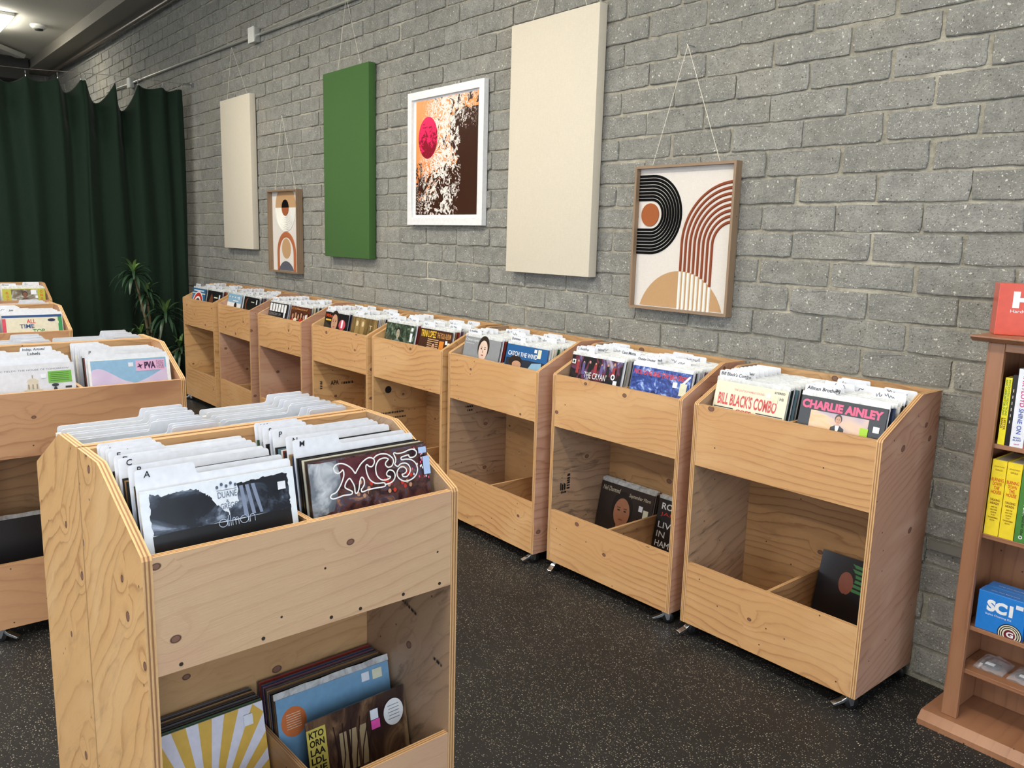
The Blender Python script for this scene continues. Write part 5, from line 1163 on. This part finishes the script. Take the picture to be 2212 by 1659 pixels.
# boxes
SCB = C('box_blue', (38, 124, 208), rough=.25); SCM = C('print_maroon', (110, 26, 44))
def scbox(x, y, lab):
    o = empty('stylus_kit_box', (BX + x, BYF + y, SH[2])); tag(o, lab, 'box', 'blue boxes on the third shelf')
    b_ = MB(); b_.box(0, 0.130, 0, 0.052, 0, 0.122, SCB); b_.build('carton', o, bevel=.0015)
    A_ = Art(0.130, 0.122, -0.0002, 0.0, step=.0001); A_.text('SC1', .20, .52, .55, .30, WH, bold=.06); A_.text('Stylus Cleaning Kit', .19, .41, .55, .06, WH)
    for i in range(6): A_.ell(.74, .08, .26 - i * .022, .27 - i * .022, [BK, CRM][i % 2], a1=PI, a0=0, n=30) if False else A_.poly([(min(1, .74 + (.26 - i * .022) * math.cos(a)), max(0, .08 + (.27 - i * .022) * math.sin(a))) for a in [2 * PI * k / 40 for k in range(40)]], [BK, CRM][i % 2])
    A_.poly([(min(1, .74 + .12 * math.cos(a)), max(0, .08 + .13 * math.sin(a))) for a in [2 * PI * k / 30 for k in range(30)]], SCM); A_.text('G', .67, .02, .15, .14, WH, bold=.04)
    A_.sticker(.80, .78, .15, .10); A_.finish(o, 'carton_art', 'carton_lettering')
    T_ = Art(0.130, 0.05, -0.0002, 0.0, step=.0001); T_.text('Stylus Care Starts Here', .2, .35, .6, .12, WH); T_.t.v = [(x_, 0 + z_ * 1.0, 0.1222 - y_ * .1) for x_, y_, z_ in T_.t.v]; T_.t.build('carton_lettering', o, merge=False)
scbox(0.056, 0.022, 'blue cleaning kit box with big white letters, front of three on the third shelf'); scbox(0.058, 0.0755, 'blue box in the middle of the row of three on the third shelf'); 
scbox(0.192, 0.030, 'blue box at the picture edge, beside the front one on the third shelf')
o = empty('hardwood_brush_box', (BX + 0.05, BYF + 0.05, 1.238)); o.rotation_euler = (0, 0, 0.50); tag(o, 'red box with large white letters on top of the bookcase', 'box')
RBX = C('box_red', (214, 84, 62)); b = MB(); b.box(0, 0.17, 0, 0.085, 0, 0.150, RBX); b.build('carton', o, bevel=.0015)
o.location = (BX - 0.004, BYF + 0.045, 1.2382)
A = Art(0.17, 0.15, -0.0002, 0.0, step=.0001); A.text('HB', .22, .53, .62, .32, WH, bold=.06); A.text('Hardwood Brush', .20, .44, .66, .06, WH); A.finish(o, 'carton_art', 'carton_lettering')
# bagged brushes
BAG = NT('clear_bag'); BAG.b.inputs['Base Color'].default_value = lin((220, 222, 230)); BAG.b.inputs['Roughness'].default_value = .1; BAG.b.inputs['Alpha'].default_value = .22; BAG = BAG.m
for k, (x, w_, lb) in enumerate(((0.055, 0.085, 'clear plastic bag with a dark brush, left on the fourth shelf'), (0.150, 0.10, 'clear plastic bag with a brown brush, right on the fourth shelf'))):
    o = empty('bagged_brush', (BX + x, BYF + 0.05, SH[3])); tag(o, lb, 'bagged brush', 'bagged brushes'); q = random.Random(k)
    nx, ny = 10, 8; Vt = []; Ft = []
    for s_ in (0, 1):
        for i in range(nx + 1):
            for j in range(ny + 1):
                e_ = math.sin(PI * i / nx) * math.sin(PI * j / ny); Vt.append((w_ * i / nx, 0.11 * j / ny, 0.001 + (0.004 + 0.024 * e_ ** .5 + q.uniform(-.003, .003)) * s_))
    for s_ in (0, 1):
        for i in range(nx):
            for j in range(ny):
                a_ = s_ * (nx + 1) * (ny + 1) + i * (ny + 1) + j; qd = (a_, a_ + ny + 1, a_ + ny + 2, a_ + 1); Ft.append(qd if s_ else qd[::-1])
    link_mesh('clear_bag', Vt, Ft, [BAG], o)
    b = MB(); b.box(0.015, w_ - 0.02, 0.03, 0.055, 0.003, 0.014, flat('brush_dark', (44, 36, 34), .5)); b.build('brush', o, bevel=.003)
    b = MB(); b.box(0.03, 0.055, 0.012, 0.03, 0.020, 0.0206, STICK); b.build('label', o)
